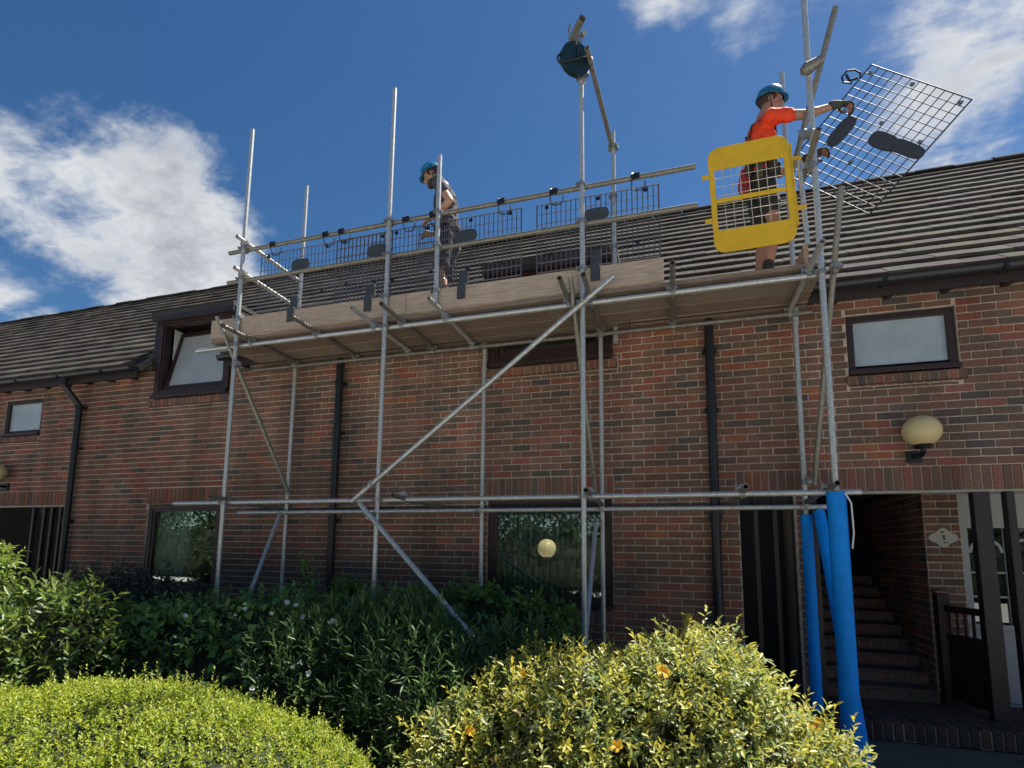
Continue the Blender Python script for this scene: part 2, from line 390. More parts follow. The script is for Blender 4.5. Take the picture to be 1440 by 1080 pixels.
LINT = 2.145
OPEN = [(-7.15, -5.86, .95, 2.135), (-2.03, -.63, .95, 2.135), (1.65, 2.55, 3.27, 3.88), (-10.44, -9.55, 3.27, 3.88),
        (-7.22, -5.86, 3.67, 9), (-2.05, -.60, 3.67, 9), (.62, 9, -1, LINT), (-20, -8.80, -1, LINT)]
SOLD = [(-7.17, -5.84, 2.135, 2.365), (-2.05, -.61, 2.135, 2.365), (.60, X1, LINT, 2.37), (X0, -8.80, LINT, 2.37),
        (-7.15, -5.86, .80, .95), (-2.03, -.63, .80, .95), (1.65, 2.56, 3.155, 3.27), (-10.45, -9.54, 3.155, 3.27), (-7.3, -5.84, 3.545, 3.67), (-2.13, -.55, 3.545, 3.67)]
tr = lambda L_: [(a-X0, b-X0, c, d) for a, b, c, d in L_]
WALL_H = 4.2
wall = hp(wall_with_holes('front_wall', (X0, 0, 0), (1, 0, 0), (0, -1, 0), X1-X0, WALL_H, tr(OPEN), .28, mortar_m))
wall['label'] = 'stretcher bond brick front wall in brown and red bricks'
# sub-parts of the wall carry world coordinates: wall's matrix_world equals identity
def sub(o, parent): o.parent = parent; return o
def front_score(p):
    q = px_per_m(p); vis = 1.0
    if p.z < 1.3 or p.x > 3.0 or (p.x < 1.3 and p.z > 3.9): vis = .01
    return q*vis
brick_field((X0, 0, 0), (1, 0, 0), (0, -1, 0), X1-X0, WALL_H, tr(OPEN), wall, single=300, soldiers=tr(SOLD), score=front_score)
# side and back walls, inner floor so the house is a closed body
b = MB(); RIDGE_Y = EAVE_Y+NROW*GAUGE*math.cos(PIT); RIDGE_Z = EAVE_Z+NROW*GAUGE*math.sin(PIT); BACK_Y = 2*RIDGE_Y-EAVE_Y-.25
for x in (X0, X1-.25):
    b.prism([(x, .31, 0), (x, BACK_Y, 0), (x, BACK_Y, 4.1), (x, RIDGE_Y, RIDGE_Z-.12), (x, .31, 4.35)], (.25, 0, 0))
b.box((X0+.26, BACK_Y-.25, 0), (X1-.26, BACK_Y, 4.1))
b.box((X0+.26, 3.0, 0), (X1-.26, 3.1, 4.1))
hp(b.build('side_wall', mortar_m))
b = MB(); b.box((X0+.27, .32, 2.42), (X1-.27, 2.98, 2.6)); hp(b.build('upper_floor', inside_m))
b = MB()
for x in (-8.72, -4.9, -3.4, .5): b.box((x, .32, .02), (x+.08, 2.98, 2.40))
for x in (-8.9, -4.6, -3.4, .55): b.box((x, .32, 2.62), (x+.08, 2.0, 4.1))
hp(b.build('partition', inside_m))

# roof
roofn = Vector((0, -math.sin(PIT), math.cos(PIT))); slope = Vector((0, math.cos(PIT), math.sin(PIT)))
b = MB()
e0 = Vector((0, EAVE_Y, EAVE_Z)); DORM = [(-7.30, -5.80), (-2.13, -.54)]; s_d = .86/math.sin(PIT)
def slab(xa, xb, s0, s1, t=.09):
    o = e0+slope*s0-roofn*(.012+t)
    b.obox((xa, o.y, o.z), (xb-xa, 0, 0), slope*(s1-s0), roofn*t)
xs = [X0-.05]+[v for d in DORM for v in d]+[X1+.05]
for i in range(0, len(xs), 2): slab(xs[i], xs[i+1], .02, s_d)
slab(X0-.05, X1+.05, s_d+.004, NROW*GAUGE-.01)
backs = Vector((0, -math.cos(PIT), math.sin(PIT)))
o2 = Vector((X0-.05, 2*RIDGE_Y-EAVE_Y, EAVE_Z)); b.obox(o2, (X1-X0+.1, 0, 0), backs*(NROW*GAUGE-.02), (0, .05, .06))
roof = hp(b.build('roof', mat('roof_back', (.12, .105, .095), .9, noise=.3, nscale=8))); roof['label'] = 'pitched roof of grey-brown concrete tiles with shadowed courses'
TW, TT = .30, .032
TC = [(.076, .069, .062), (.066, .060, .055), (.085, .077, .068), (.056, .051, .047), (.071, .062, .053)]
tilt = math.asin(TT/(GAUGE+.01))
ts = slope*math.cos(tilt)-roofn*math.sin(tilt); tn = roofn*math.cos(tilt)+slope*math.sin(tilt)
tiles = []
for r in range(NROW):
    x = X0-.05-(r % 2)*TW/2
    while x < X1+.05:
        s0 = r*GAUGE
        if not any(a-.20 < x and x+TW < bb+.20 and s0 < s_d-.06 for a, bb in DORM):
            xa, xb = x, x+TW
            if s0 < s_d-.06:
                for a, bb in DORM:
                    if xa < a < xb: xb = a
                    if xa < bb < xb: xa = bb
            if xb-xa > .04: tiles.append((xa, xb, s0, r))
        x += TW
def tile_score(t):
    p = e0+slope*(t[2]+.12)+Vector(((t[0]+t[1])/2, 0, 0))
    d = Vector(CAM)-p; vis = 1 if (p.x > 1.35 and p.x < 4.6) or (p.x < -7.3) else .25
    if p.x > 4.7 or p.x < -12: vis = 0
    return vis*abs(d.normalized().dot(roofn))/d.length_squared if t[1]-t[0] > .29 else 0
order = sorted(range(len(tiles)), key=lambda i: -tile_score(tiles[i])); tsing = set(order[:300])
tb = MB(); tcache = {}
for i, (xa, xb, s0, r) in enumerate(tiles):
    lift = random.uniform(-.003, .003); w = xb-xa-.004; LEN = GAUGE+.045
    col = random.choice(TC); k = random.uniform(.88, 1.12); ci = TC.index(col); col = tuple(v*k for v in col)
    if s0 > 3.1 and random.random() < .3: col = tuple(v*.72 for v in col)
    org = e0+slope*s0+roofn*(TT*.15+lift)+Vector((xa+.002, 0, 0))
    yaw = random.uniform(-.006, .006)
    # slab whose lower edge stands TT above the course below; small bevel on the top edge
    prof = [(0, 0), (0, TT*.86), (.006, TT), (LEN, TT*.9), (LEN, 0)]
    def tv(org, ww):
        return [org+Vector((dx, 0, 0))+ts*(a+(yaw*dx))+tn*(h+.0) for dx in (0, ww) for a, h in prof]
    fs = [(0, 1, 2, 3, 4), (9, 8, 7, 6, 5)]+[(j, 5+j, 5+(j+1) % 5, (j+1) % 5) for j in range(5)]
    if i in tsing:
        kk = (ci, random.randint(0, 2))
        if kk not in tcache:
            m1 = MB(); m1.add(tv(Vector((0, 0, 0)), TW-.004), fs, tuple(v*random.uniform(.9, 1.1) for v in TC[ci])); me = m1.mesh('roof_tile'); me.materials.append(tile_m); tcache[kk] = me
        o = link('roof_tile', tcache[kk], None, roof); o.location = org
    else: tb.add(tv(org, w), fs, col)
o = tb.build('roof_tiles', tile_m, roof); o['kind'] = 'stuff'
x = X0
while x < X1:
    rb = MB(); rr = .115+random.uniform(-.006, .006); l = .44; dz = random.uniform(-.012, .014)
    pts = [(x, RIDGE_Y+rr*math.cos(a), RIDGE_Z-.055+dz+rr*.8*math.sin(a)) for a in [math.pi*k/8 for k in range(9)]]
    rb.prism(pts, (l, 0, 0)); rb.c = [random.choice([(.045, .04, .036), (.055, .046, .04), (.038, .034, .031)])]*len(rb.v)
    rb.build('ridge_tile', tile_m, roof); x += .455
# fascia, rafter feet, gutters
segs = [(X0, -7.33), (-5.78, -2.16), (-.52, X1)]
for a, bb in segs:
    b = MB(); b.box((a, EAVE_Y+.035, EAVE_Z-.17), (bb, EAVE_Y+.06, EAVE_Z-.005)); hp(b.build('fascia', dframe_m))
    b = MB(); n = 10; y0, z0, rg = EAVE_Y-.04, EAVE_Z-.045, .06
    out = [(y0+rg*math.cos(math.pi+math.pi*k/n), z0+rg*math.sin(math.pi+math.pi*k/n)) for k in range(n+1)]
    inn = [(y0+(rg-.006)*math.cos(math.pi+math.pi*k/n), z0+(rg-.006)*math.sin(math.pi+math.pi*k/n)) for k in range(n, -1, -1)]
    b.prism([(a, y, z) for y, z in out+inn], (bb-a, 0, 0)); hp(b.build('gutter', gutter_m, smooth=True))
    x = a+.2
    while x < bb-.1:
        b = MB(); b.prism([(x, .0, 4.0), (x, EAVE_Y+.065, EAVE_Z-.15), (x, EAVE_Y+.065, EAVE_Z-.06), (x, 0, 4.24)], (.05, 0, 0)); hp(b.build('rafter_foot', dframe_m)); x += .46
    for bx in np.arange(a+.6, bb-.1, .9):
        b = MB(); b.box((bx, EAVE_Y-.104, EAVE_Z-.10), (bx+.03, EAVE_Y+.034, EAVE_Z-.035)); hp(b.build('gutter_bracket', gutter_m))
def downpipe(x, zb=.1, neck=True):
    b = MB(); y = -.075
    b.path([(x, y, EAVE_Z-.09), (x, y, zb)] if not neck else [(x-.06, EAVE_Y-.04, EAVE_Z-.09), (x-.06, EAVE_Y-.04, EAVE_Z-.20), (x, y, EAVE_Z-.48), (x, y, zb)], .044, 14)
    for z in (EAVE_Z-.5, 3.0, 1.9): b.tube((x, y, z-.04), (x, y, z+.04), .052, 14); b.box((x-.07, y+.005, z-.015), (x+.07, -.002, z+.015))
    for p in () if not neck else ((x, y, EAVE_Z-.48), (x-.06, EAVE_Y-.04, EAVE_Z-.20)): b.sphere(p, .048, 12, 8)
    o = hp(b.build('downpipe', gutter_m, smooth=True)); return o
for x, nk in ((-8.62, True), (-4.03, False), (.39, False)): downpipe(x, neck=nk)

# windows
def ring(b, x0, x1, z0, z1, y0, y1, t, tb=None):
    tb = tb or t
    b.box((x0, y0, z0), (x1, y1, z0+tb)); b.box((x0, y0, z1-t), (x1, y1, z1)); b.box((x0, y0, z0+tb), (x0+t, y1, z1-t)); b.box((x1-t, y0, z0+tb), (x1, y1, z1-t))
def window(x0, x1, z0, z1, pane, label, sash=True, t=.062):
    w = hp(empty('window', (0, 0, 0))); w['label'] = label
    b = MB(); ring(b, x0+.006, x1-.006, z0+.004, z1-.004, .03, .12, t, .075); b.box((x0+.004, -.035, z0+.004), (x1-.004, .032, z0+.05)); o = b.build('frame', frame_m, w, bevel=.004)
    if sash:
        b = MB(); ring(b, x0+t, x1-t, z0+.075, z1-t, .045, .10, .042); b.build('sash', frame_m, w, bevel=.004)
        t2 = t+.042
    else: t2 = t
    b = MB(); b.box((x0+t2-.01, .068, z0+.075+.032), (x1-t2+.01, .074, z1-t2+.01)); b.build('pane', pane, w)
    return w
wl = window(-7.15, -5.86, .95, 2.135, glass_mat('clear_glass', (.9, .95, .93), .01, .8), 'dark framed lower window with a pale curtain')
wm = window(-2.03, -.63, .95, 2.135, pane_m, 'large lower window reflecting trees and a lamp globe')
wu = window(1.65, 2.55, 3.27, 3.88, frost_m, 'small frosted upper window above the globe lamp', sash=False)
wv = window(-10.44, -9.55, 3.27, 3.88, frost_m, 'small frosted upper window at the left edge', sash=False)
def sill(x0, x1, z1, h, parent):
    k = int(round((x1-x0)/.075)); w = (x1-x0)/k
    for i in range(k):
        b = MB(); xa, xb = x0+i*w+.005, x0+(i+1)*w-.005
        b.prism([(xa, -.005, z1-h), (xa, -.045, z1-h), (xa, -.045, z1-.022), (xa, -.005, z1-.006)], (xb-xa, 0, 0)); b.c = [brick_colour(xa, z1)]*len(b.v); b.build('sill_brick', brick_m, parent)
    b = MB(); b.box((x0+.004, -.037, z1-h+.004), (x1-.004, -.004, z1-.026)); b.build('sill_mortar', mortar_m, parent)
# curtains
def curtain(x0, x1, z0, z1, y, amp, wav, parent):
    b = MB(); n = max(8, int((x1-x0)/.008)); vs = []
    for k in range(n+1):
        x = x0+(x1-x0)*k/n; yy = y+amp*math.sin(2*math.pi*(x-x0)/wav+.4*math.sin(9*x))
        vs += [(x, yy, z0), (x, yy, z1), (x, yy+.004, z0), (x, yy+.004, z1)]
    fs = []
    for k in range(n): a = 4*k; fs += [(a, a+4, a+5, a+1), (a+3, a+7, a+6, a+2), (a+1, a+5, a+7, a+3), (a+2, a+6, a+4, a)]
    b.add(vs, fs); return b.build('curtain', curtain_m, parent, smooth=True)
sill(1.63, 2.58, 3.272, .105, wu); sill(-10.47, -9.52, 3.272, .105, wv); sill(-2.05, -.61, .952, .14, wm); sill(-7.17, -5.84, .952, .14, wl)
curtain(-7.08, -6.52, .97, 2.2, .16, .022, .11, wl)
b = MB()
for k in range(22):
    x = -1.98+k*.062; b.obox((x, .27, .98), (.040, .028, 0), (-.002, .003, 0), (0, 0, 1.2))
b.build('blind_slat', mat('net_cloth', (.30, .36, .35), .9), wm)['kind'] = 'stuff'
# dark room backs
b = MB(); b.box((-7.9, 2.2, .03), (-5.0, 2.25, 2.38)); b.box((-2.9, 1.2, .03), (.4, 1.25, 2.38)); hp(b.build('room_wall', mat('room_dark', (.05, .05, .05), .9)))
b = MB(); b.box((-6.9, 1.6, 1.55), (-5.2, 1.66, 1.66)); hp(b.build('picture_rail', mat('pale_wood', (.30, .24, .12), .6)))
# wall dormers
def dormer(x0, x1, z0, z1, opened, label):
    d = hp(empty('dormer', (0, 0, 0))); d['label'] = label; sill(x0-.06, x1+.03, z0+.0, .115, d)
    b = MB(); ring(b, x0+.004, x1-.004, z0, z1, -.03, .13, .085, .10); b.box((x0-.005, -.075, z0+.003), (x1+.005, -.031, z0+.05)); b.build('frame', frame_m, d, bevel=.005)
    b = MB(); ring(b, x0+.09, x1-.09, z0+.102, z1-.087, -.012, .10, .03); b.build('inner_frame', frame_m, d, bevel=.003)
    # cheeks
    for x in (x0-.06, x1+.004):
        c = MB(); c.prism([(x, -.028, z0+.42), (x, .95, z1-.05), (x, .95, z1), (x, -.028, z1)], (.056, 0, 0)); c.build('cheek', dframe_m, d)
    # roof slab with fascia, falling slightly to the front
    c = MB(); c.prism([(x0-.07, -.10, z1+.002), (x0-.07, 1.05, z1+.04), (x0-.07, 1.05, z1+.09), (x0-.07, -.115, z1+.065)], (x1-x0+.14, 0, 0)); c.build('dormer_roof', mat('felt', (.030, .030, .032), .8, noise=.3), d)
    c = MB(); c.box((x0-.065, -.098, z1-.07), (x1+.065, -.072, z1+.0)); c.build('fascia', dframe_m, d)
    a = R(13) if opened else 0
    sz0 = z0+.135; h = z1-.125-sz0
    def q(x, y, z):
        return Vector((x, .05+math.sin(a)*(z-sz0)+math.cos(a)*(y-.05), sz0+math.cos(a)*(z-sz0)-math.sin(a)*(y-.05)))
    def qbox(bb, lo, hi):
        vs = [q(x, y, z) for z in (lo[2], hi[2]) for (x, y) in ((lo[0], lo[1]), (hi[0], lo[1]), (hi[0], hi[1]), (lo[0], hi[1]))]
        bb.add(vs, [(3, 2, 1, 0), (4, 5, 6, 7), (0, 1, 5, 4), (1, 2, 6, 5), (2, 3, 7, 6), (3, 0, 4, 7)])
    s = MB(); xa, xb, za, zb = x0+.125, x1-.125, sz0+.005, sz0+h; t = .06
    qbox(s, (xa, .02, za), (xb, .075, za+t)); qbox(s, (xa, .02, zb-t), (xb, .075, zb)); qbox(s, (xa, .02, za+t), (xa+t, .075, zb-t)); qbox(s, (xb-t, .02, za+t), (xb, .075, zb-t))
    so = s.build('sash', frame_m, d, bevel=.003)
    s = MB(); qbox(s, (xa+t-.008, .045, za+t-.008), (xb-t+.008, .051, zb-t+.008)); s.build('pane', pale_pane_m if opened else pane_m, d)
    if opened:
        s = MB(); s.box((x0+.122, .135, z0+.12), (x0+.135, .34, z1-.12)); s.build('reveal', white_m, d)
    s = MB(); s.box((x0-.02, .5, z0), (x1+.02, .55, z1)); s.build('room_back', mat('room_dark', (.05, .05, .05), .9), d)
    return d
dormer(-7.22, -5.86, 3.67, 4.90, True, 'brown timber wall dormer with its sash tilted open')
dormer(-2.05, -.60, 3.67, 4.86, False, 'brown timber wall dormer behind the scaffold deck')

# lintel strip and porch recesses
LX0, LX1 = 1.30, X1
b = MB(); b.box((LX0, -.006, LINT-.022), (LX1, .10, LINT-.001)); hp(b.build('lintel', mat('pale_lintel', (.36, .34, .29), .8, noise=.2)))
b = MB(); b.box((X0, -.006, LINT-.022), (-8.81, .10, LINT-.001)); hp(b.build('lintel', MATS['pale_lintel']))
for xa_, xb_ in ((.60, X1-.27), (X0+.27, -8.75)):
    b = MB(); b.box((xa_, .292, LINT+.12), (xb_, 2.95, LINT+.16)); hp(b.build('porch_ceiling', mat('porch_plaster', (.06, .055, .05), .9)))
# right porch: floor, edging bricks
FZ = .17
pv = MB(); pv.box((1.16, -.235, .012), (X1-.3, 2.95, FZ-.012), (.045, .03, .025)); porch = pv.build('porch_floor', pave_m); tag(porch, 'reddish paved porch floor with brick edging', kind='structure')
cachep = {}
for j in range(6):
    for i in range(19):
        x = 1.20+i*.215; y = -.06+j*.215
        if x+.2 > X1-.3: continue
        ci = random.randint(0, 4)
        if ci not in cachep:
            b = MB(); b.box((0, 0, -.02), (.207, .207, .012), [(.115, .05, .036), (.13, .058, .04), (.10, .045, .035), (.09, .045, .036), (.12, .06, .045)][ci]); me = b.mesh('paver'); me.materials.append(pave_m); cachep[ci] = me
        o = link('paver', cachep[ci], None, porch); o.location = (x, y, FZ-.012+random.uniform(-.001, .001))
cachep = {}
x = 1.19; i = 0
while x < X1-.4:
    ci = random.randint(0, 5)
    if ci not in cachep:
        b = MB(); b.box((0, 0, 0), (.0655, .215, .155), tuple(v*.9 for v in [(.12, .075, .058), (.10, .07, .055), (.135, .08, .06), (.09, .065, .055), (.15, .08, .058), (.11, .08, .066)][ci])); me = b.mesh('edging_brick'); me.materials.append(brick_m); cachep[ci] = me
    o = link('edging_brick', cachep[ci], None, porch); o.location = (x, -.29+random.uniform(-.004, .004), .008+random.uniform(0, .006)); o.rotation_euler.z = random.uniform(-.02, .02)
    bv = o.modifiers.new('bevel', 'BEVEL'); bv.width = .008; bv.segments = 2
    x += .0755
b = MB(); b.box((1.185, -.278, .008), (X1-.35, -.095, .148)); b.build('mortar_bed', mortar_m, porch)
# stairs
stairs = empty('staircase', (1.8, .6, FZ), 'brick staircase rising into the dark porch', 'stairs')
sm = mat('stair_brick', (.075, .048, .038), .85, noise=.3, nscale=30, bump=.4, bscale=120, attr=True)
for i in range(9):
    y = .46+i*.21; z = FZ+i*.125
    b = MB(); b.box((1.30, y+.02, FZ-.10), (2.34, y+.232, z+.125-.03)); st = b.build('step', mortar_m, stairs); st.matrix_parent_inverse = Matrix.Translation((-1.8, -.6, -FZ))
    for k in range(9):
        bx = 1.305+k*.115+(0 if i % 2 else .0)
        t = MB(); t.box((bx, y+.008, z+.004), (bx+.107, y+.05, z+.092), tuple(v*random.uniform(.8, 1.2) for v in (.17, .105, .085))); t.build('riser_brick', sm, st)
    t = MB(); t.box((1.30, y-.014, z+.096), (2.34, y+.235, z+.126), (.12, .08, .065)); t.build('tread', sm, st, bevel=.004)
# porch inner walls
def inner_wall(name, org, ax, nrm, w, h, label=None):
    ax, nrm = Vector(ax), Vector(nrm); org = Vector(org)
    b = MB(); b.obox(org-nrm*.009, ax*w, -nrm*.1, Vector((0, 0, h))); o = hp(b.build(name, mortar_m))
    brick_field(org, ax, nrm, w, h, [], o)
    return o
inner_wall('porch_wall', (2.36, .55, FZ), (1, 0, 0), (0, -1, 0), .295, 2.05)
inner_wall('porch_wall', (2.352, .553, FZ), (0, 1, 0), (-1, 0, 0), 1.8, 2.05)
inner_wall('porch_wall', (1.13, .02, FZ-.17), (1, 0, 0), (0, -1, 0), .09, 2.13)
inner_wall('porch_wall', (1.22, .03, FZ-.17), (0, 1, 0), (1, 0, 0), 1.7, 2.13)
b = MB(); b.box((.60, .62, .0), (1.12, .68, 2.2)); hp(b.build('slat_dark_backing', mat('slat_shade_navy', (.008, .011, .022), .6)))  # navy-black sheet, the darkness behind the slats put into its colour
# slatted screens
def slats(xs, w, y, z0, z1, label, nm='slat_screen', name='slat', d=.05):
    s = empty(nm, (xs[0], y, z0), label, 'screen')
    for x in xs:
        b = MB(); b.box((0, 0, 0), (w, d, z1-z0)); o = b.build(name, dframe_m, s, bevel=.004); o.location = (x-xs[0], 0, 0)
    b = MB(); b.box((-.01, .052, z1-z0-.09), (xs[-1]-xs[0]+w+.01, .09, z1-z0)); b.build('top_rail', dframe_m, s)
    return s
px_x = lambda x, y, Y: P(x, y, Y).x
slats([px_x(1038, 760, .06)-.02, px_x(1064, 760, .06)-.02, px_x(1091, 760, .06)-.02, px_x(1120, 760, .06)-.03], .042, .05, .01, LINT-.025, 'dark timber slat screen between downpipe and blue padding')
slats([px_x(48, 730, .06)-.05, px_x(61, 730, .06)-.02, px_x(72, 730, .06)-.02, px_x(84, 730, .06)-.02, px_x(95, 730, .06)-.02, -8.87], .045, .05, .01, LINT-.025, 'dark timber slat screen in the left porch')
b = MB(); b.box((.62, 2.4, .02), (X1-.3, 2.45, 2.26)); hp(b.build('porch_back', mat('recess_shade_black', (.012, .012, .013), .9)))  # near-black back, the porch recess's shade put into the colour
b = MB(); b.box((-17.9, 1.5, .02), (-8.75, 1.55, 2.24)); hp(b.build('porch_back', mat('recess_shade_black', (.012, .012, .013), .9)))  # left porch back, coloured near black for the shade likewise
def post(px, py, w, label, z0=FZ):
    b = MB(); x = px_x(px, py, .0); b.box((x-w/2, -.03, z0), (x+w/2, .06, LINT-.024)); b.box((x-w*.32, -.018, z0-.12), (x+w*.32, .03, z0+.001)); tag(b.build('timber_post', dframe_m, bevel=.006), label, 'post')
post(1384, 760, .125, 'thick dark timber porch post beside the gate')
post(1425, 760, .062, 'slim dark timber porch post at the right edge')
post(1146, 760, .05, 'slim dark timber post behind the blue padding')
# white door
door_m = mat('shaded_door_paint', (.40, .41, .40), .5)  # white paint greyed: the porch shade is put into the colour
door = empty('front_door', (2.70, .62, FZ), 'white front door with arched glazing inside the porch', 'door')
dw, dh = 1.0, 2.0
def loc(b, nm, m_, par=door, **k): return b.build(nm, m_, par, **k)
b = MB(); ring(b, -.07, dw+.07, -.0, dh+.06, -.03, .06, .07, .02); loc(b, 'door_frame', door_m, bevel=.004)
b = MB(); b.box((.004, .012, .025), (dw-.004, .05, .72)); b.box((.004, .012, 1.66), (dw-.004, .05, dh-.012)); loc(b, 'door_leaf', door_m)
for k in range(3):
    xa = .04+k*.32; wd = .28
    w_ = empty('window'); w_.parent = door
    b = MB(); b.box((xa, .028, .76), (xa+wd, .034, 1.655)); b.build('pane', pane_dk, w_)
    b = MB()
    for z in (.99, 1.22): b.box((xa, .016, z), (xa+wd, .026, z+.018))
    for x in (xa-.036, xa+wd): b.box((x, .008, .722), (x+.036, .052, 1.658))
    for j in range(10):
        a0, a1 = math.pi*j/10, math.pi*(j+1)/10; cx, cz, r0, r1 = xa+wd/2, 1.42, wd/2-.026, wd/2
        pp = lambda r, a: (cx+r*math.cos(a), .014, cz+r*math.sin(a))
        b.prism([pp(r0, a0), pp(r1, a0), pp(r1, a1), pp(r0, a1)], (0, .018, 0))
    b.build('glazing_bar', door_m, w_)
b = MB(); b.box((-.03, -.05, .70), (dw+.03, .0, .745)); loc(b, 'weather_bar', door_m, bevel=.004)
b = MB(); b.box((dw+.1, .07, 0), (1.7, .12, 2.1)); loc(b, 'surround', mat('grey_plaster', (.22, .22, .20), .9))
# gate in porch
gate = empty('porch_gate', (2.42, .48, FZ), 'dark brown low timber gate standing in the porch', 'gate')
gm = mat('gate_timber', (.030, .012, .012), .45, noise=.3, nscale=22); lit_top_m = mat('gate_lit_top', (.24, .13, .12), .6)  # lighter pinkish brown paints the lit top of the brown post
b = MB(); b.box((-.05, -.05, 0), (.05, .05, 1.03)); b.build('gate_post', gm, gate, bevel=.006)
b = MB(); b.box((-.062, -.062, 1.031), (.062, .062, 1.055)); b.build('post_lit_top', lit_top_m, gate, bevel=.004)
d = Vector((.15, -.44, 0)); L_ = d.length; dn = d.normalized(); sd_ = Vector((-dn.y, dn.x, 0))
def gbox(nm, a0, a1, z0, z1, t=.03, material=gm):
    b = MB(); o = dn*(.056+a0)-sd_*t/2+Vector((0, 0, z0)); b.obox(o, dn*(a1-a0), sd_*t, Vector((0, 0, z1-z0))); b.build(nm, material, gate, bevel=.003)
LG = L_-.075
gbox('top_rail', 0, LG, .86, .92, .05); gbox('mid_rail', 0, LG, .60, .66, .045); gbox('bottom_rail', 0, LG, .06, .14, .045)
for k in range(4): gbox('gate_board', k*LG/4+.002, (k+1)*LG/4-.002, .145, .598, .022)
for k in range(5): gbox('spindle', .02+k*(LG-.06)/4, .04+k*(LG-.06)/4, .662, .858, .02)
# number plaque
pl = empty('number_plaque', (2.505, .538, 1.73), 'pale shaped plaque with number 1 on porch brickwork', 'sign')
prof = []
for k in range(48):
    a = 2*math.pi*k/48; r = .070+.052*abs(math.cos(a))**7+.026*abs(math.sin(a))**5
    prof.append((r*math.cos(a), 0, r*math.sin(a)))
b = MB(); b.prism(prof, (0, .012, 0)); b.build('plate', mat('plaque_stone', (.50, .48, .40), .6, noise=.1), pl)
blk = mat('black_paint', (.015, .015, .015), .5)
b = MB(); b.prism([(-.002, -.004, -.022), (.010, -.004, -.022), (.010, -.004, .026), (.001, -.004, .026), (-.012, -.004, .014), (-.009, -.004, .009), (-.002, -.004, .014)], (0, .003, 0)); b.build('numeral', blk, pl)
b = MB(); b.sphere((-.006, -.002, .055), .014, 8, 6, (1, .15, .8)); b.sphere((.012, -.002, -.047), .016, 8, 6, (1.3, .15, .45)); b.build('motif', mat('plaque_grey', (.12, .12, .10), .6), pl)

# globe lamps
def wall_lamp(x, z, label):
    l = empty('globe_lamp', (x, -.005, z), label, 'lamp', 'globe wall lamps')
    b = MB(); b.box((-.07, -.03, -.24), (.05, -.005, -.135)); b.build('back_plate', gutter_m, l, bevel=.006)
    b = MB(); b.path([(-.01, -.03, -.19), (.0, -.15, -.19), (.0, -.19, -.17), (.0, -.19, -.13)], .022, 12); b.lathe([(.02, -.14), (.06, -.135), (.075, -.115), (.07, -.105), (.001, -.105)], 20, (0, -.19, 0)); b.build('bracket', gutter_m, l, smooth=True)
    b = MB(); b.sphere((0, -.19, .02), .150, 32, 20, (1, 1, .93)); b.build('globe', globe_m, l, smooth=True)
gp = P(1296, 606, -.195); wall_lamp(gp.x, gp.z-.02, 'cream globe wall lamp under the small window on the right')
gp = P(-6, 664, -.195); wall_lamp(gp.x-.02, gp.z-.02, 'cream globe wall lamp cut by the left edge')
# ------------------------------------------------------------------ scaffold
TR = .02415
YF, YR = -1.0, -.12           # front and rear lines of standards
sc = empty('scaffold', (-1.8, -.55, 0), 'galvanised tube scaffold with timber deck in front of the brick house', 'scaffold')
sc_inv = Matrix.Translation((1.8, .55, 0))
def sp(o):
    o.parent = sc; o.matrix_parent_inverse = sc_inv; return o
def tube(name, a, b, material=galv_m, r=TR):
    mb = MB(); mb.tube(a, b, r, 16, hollow=.005); return sp(mb.build(name, material, smooth=True))
# coupler: two crossed bands with bolts; x axis along tube one, y along tube two
def coupler_mesh():
    b = MB()
    for ax, zo in (((1, 0, 0), -.026), ((0, 1, 0), .026)):
        A = Vector(ax); c = Vector((0, 0, zo)); b.tube(c-A*.021, c+A*.021, .0325, 14)
        s = Vector((-A.y, A.x, 0)); b.obox(c+s*.026-A*.016-Vector((0, 0, .012)), s*.03, A*.032, Vector((0, 0, .024)))
        b.tube(c+s*.046-Vector((0, 0, .034)), c+s*.046+Vector((0, 0, .036)), .0075, 8); b.tube(c+s*.046+Vector((0, 0, .018)), c+s*.046+Vector((0, 0, .032)), .0135, 6)
        b.obox(c-s*.042-A*.012-Vector((0, 0, .014)), s*.02, A*.024, Vector((0, 0, .028)))
    b.box((-.024, -.024, -.012), (.024, .024, .012))
    me = b.mesh('coupler', True); me.materials.append(coup_m); return me
CME = coupler_mesh()
def coupler(p, d1, d2):
    d1, d2 = Vector(d1).normalized(), Vector(d2).normalized(); z = d1.cross(d2).normalized(); y = z.cross(d1)
    M = Matrix((d1, y, z)).transposed().to_4x4(); M.translation = Vector(p); o = link('coupler', CME); sp(o); o.matrix_basis = M; return o
XX, YY, ZZ = Vector((1, 0, 0)), Vector((0, 1, 0)), Vector((0, 0, 1))
DECK = 4.0; TRZ = DECK-.038-TR-.001; LGZ = TRZ-2*TR-.001; TOPR, MIDR = 5.085, 4.70
LOZ = 2.045
def vert(px, py, Y, ytop_px, zb=.0, name='standard', material=galv_m):
    x = P(px, py, Y).x; zt = ytop_px if isinstance(ytop_px, float) else P(px, ytop_px, Y).z
    tube(name, (x, Y, zb), (x, Y, zt), material); return x
S1 = vert(315, 700, YF, P(357, 182, YF).z); S2 = vert(531, 700, YF, P(555, 125, YF).z); S3 = vert(821, 700, YF, P(820, 104, YF).z); S4 = vert(1174, 670, YF, 7.3)
r1 = vert(404, 700, YR, P(431, 262, YR).z); r2 = vert(678, 700, YR, LGZ+.06); r3 = vert(847, 700, YR, LGZ+.07); r4 = vert(1131, 680, YR, LGZ+.07)
guard = vert(615, 340, YF, P(618, 219, YF).z, zb=DECK-.02, name='guard_post')
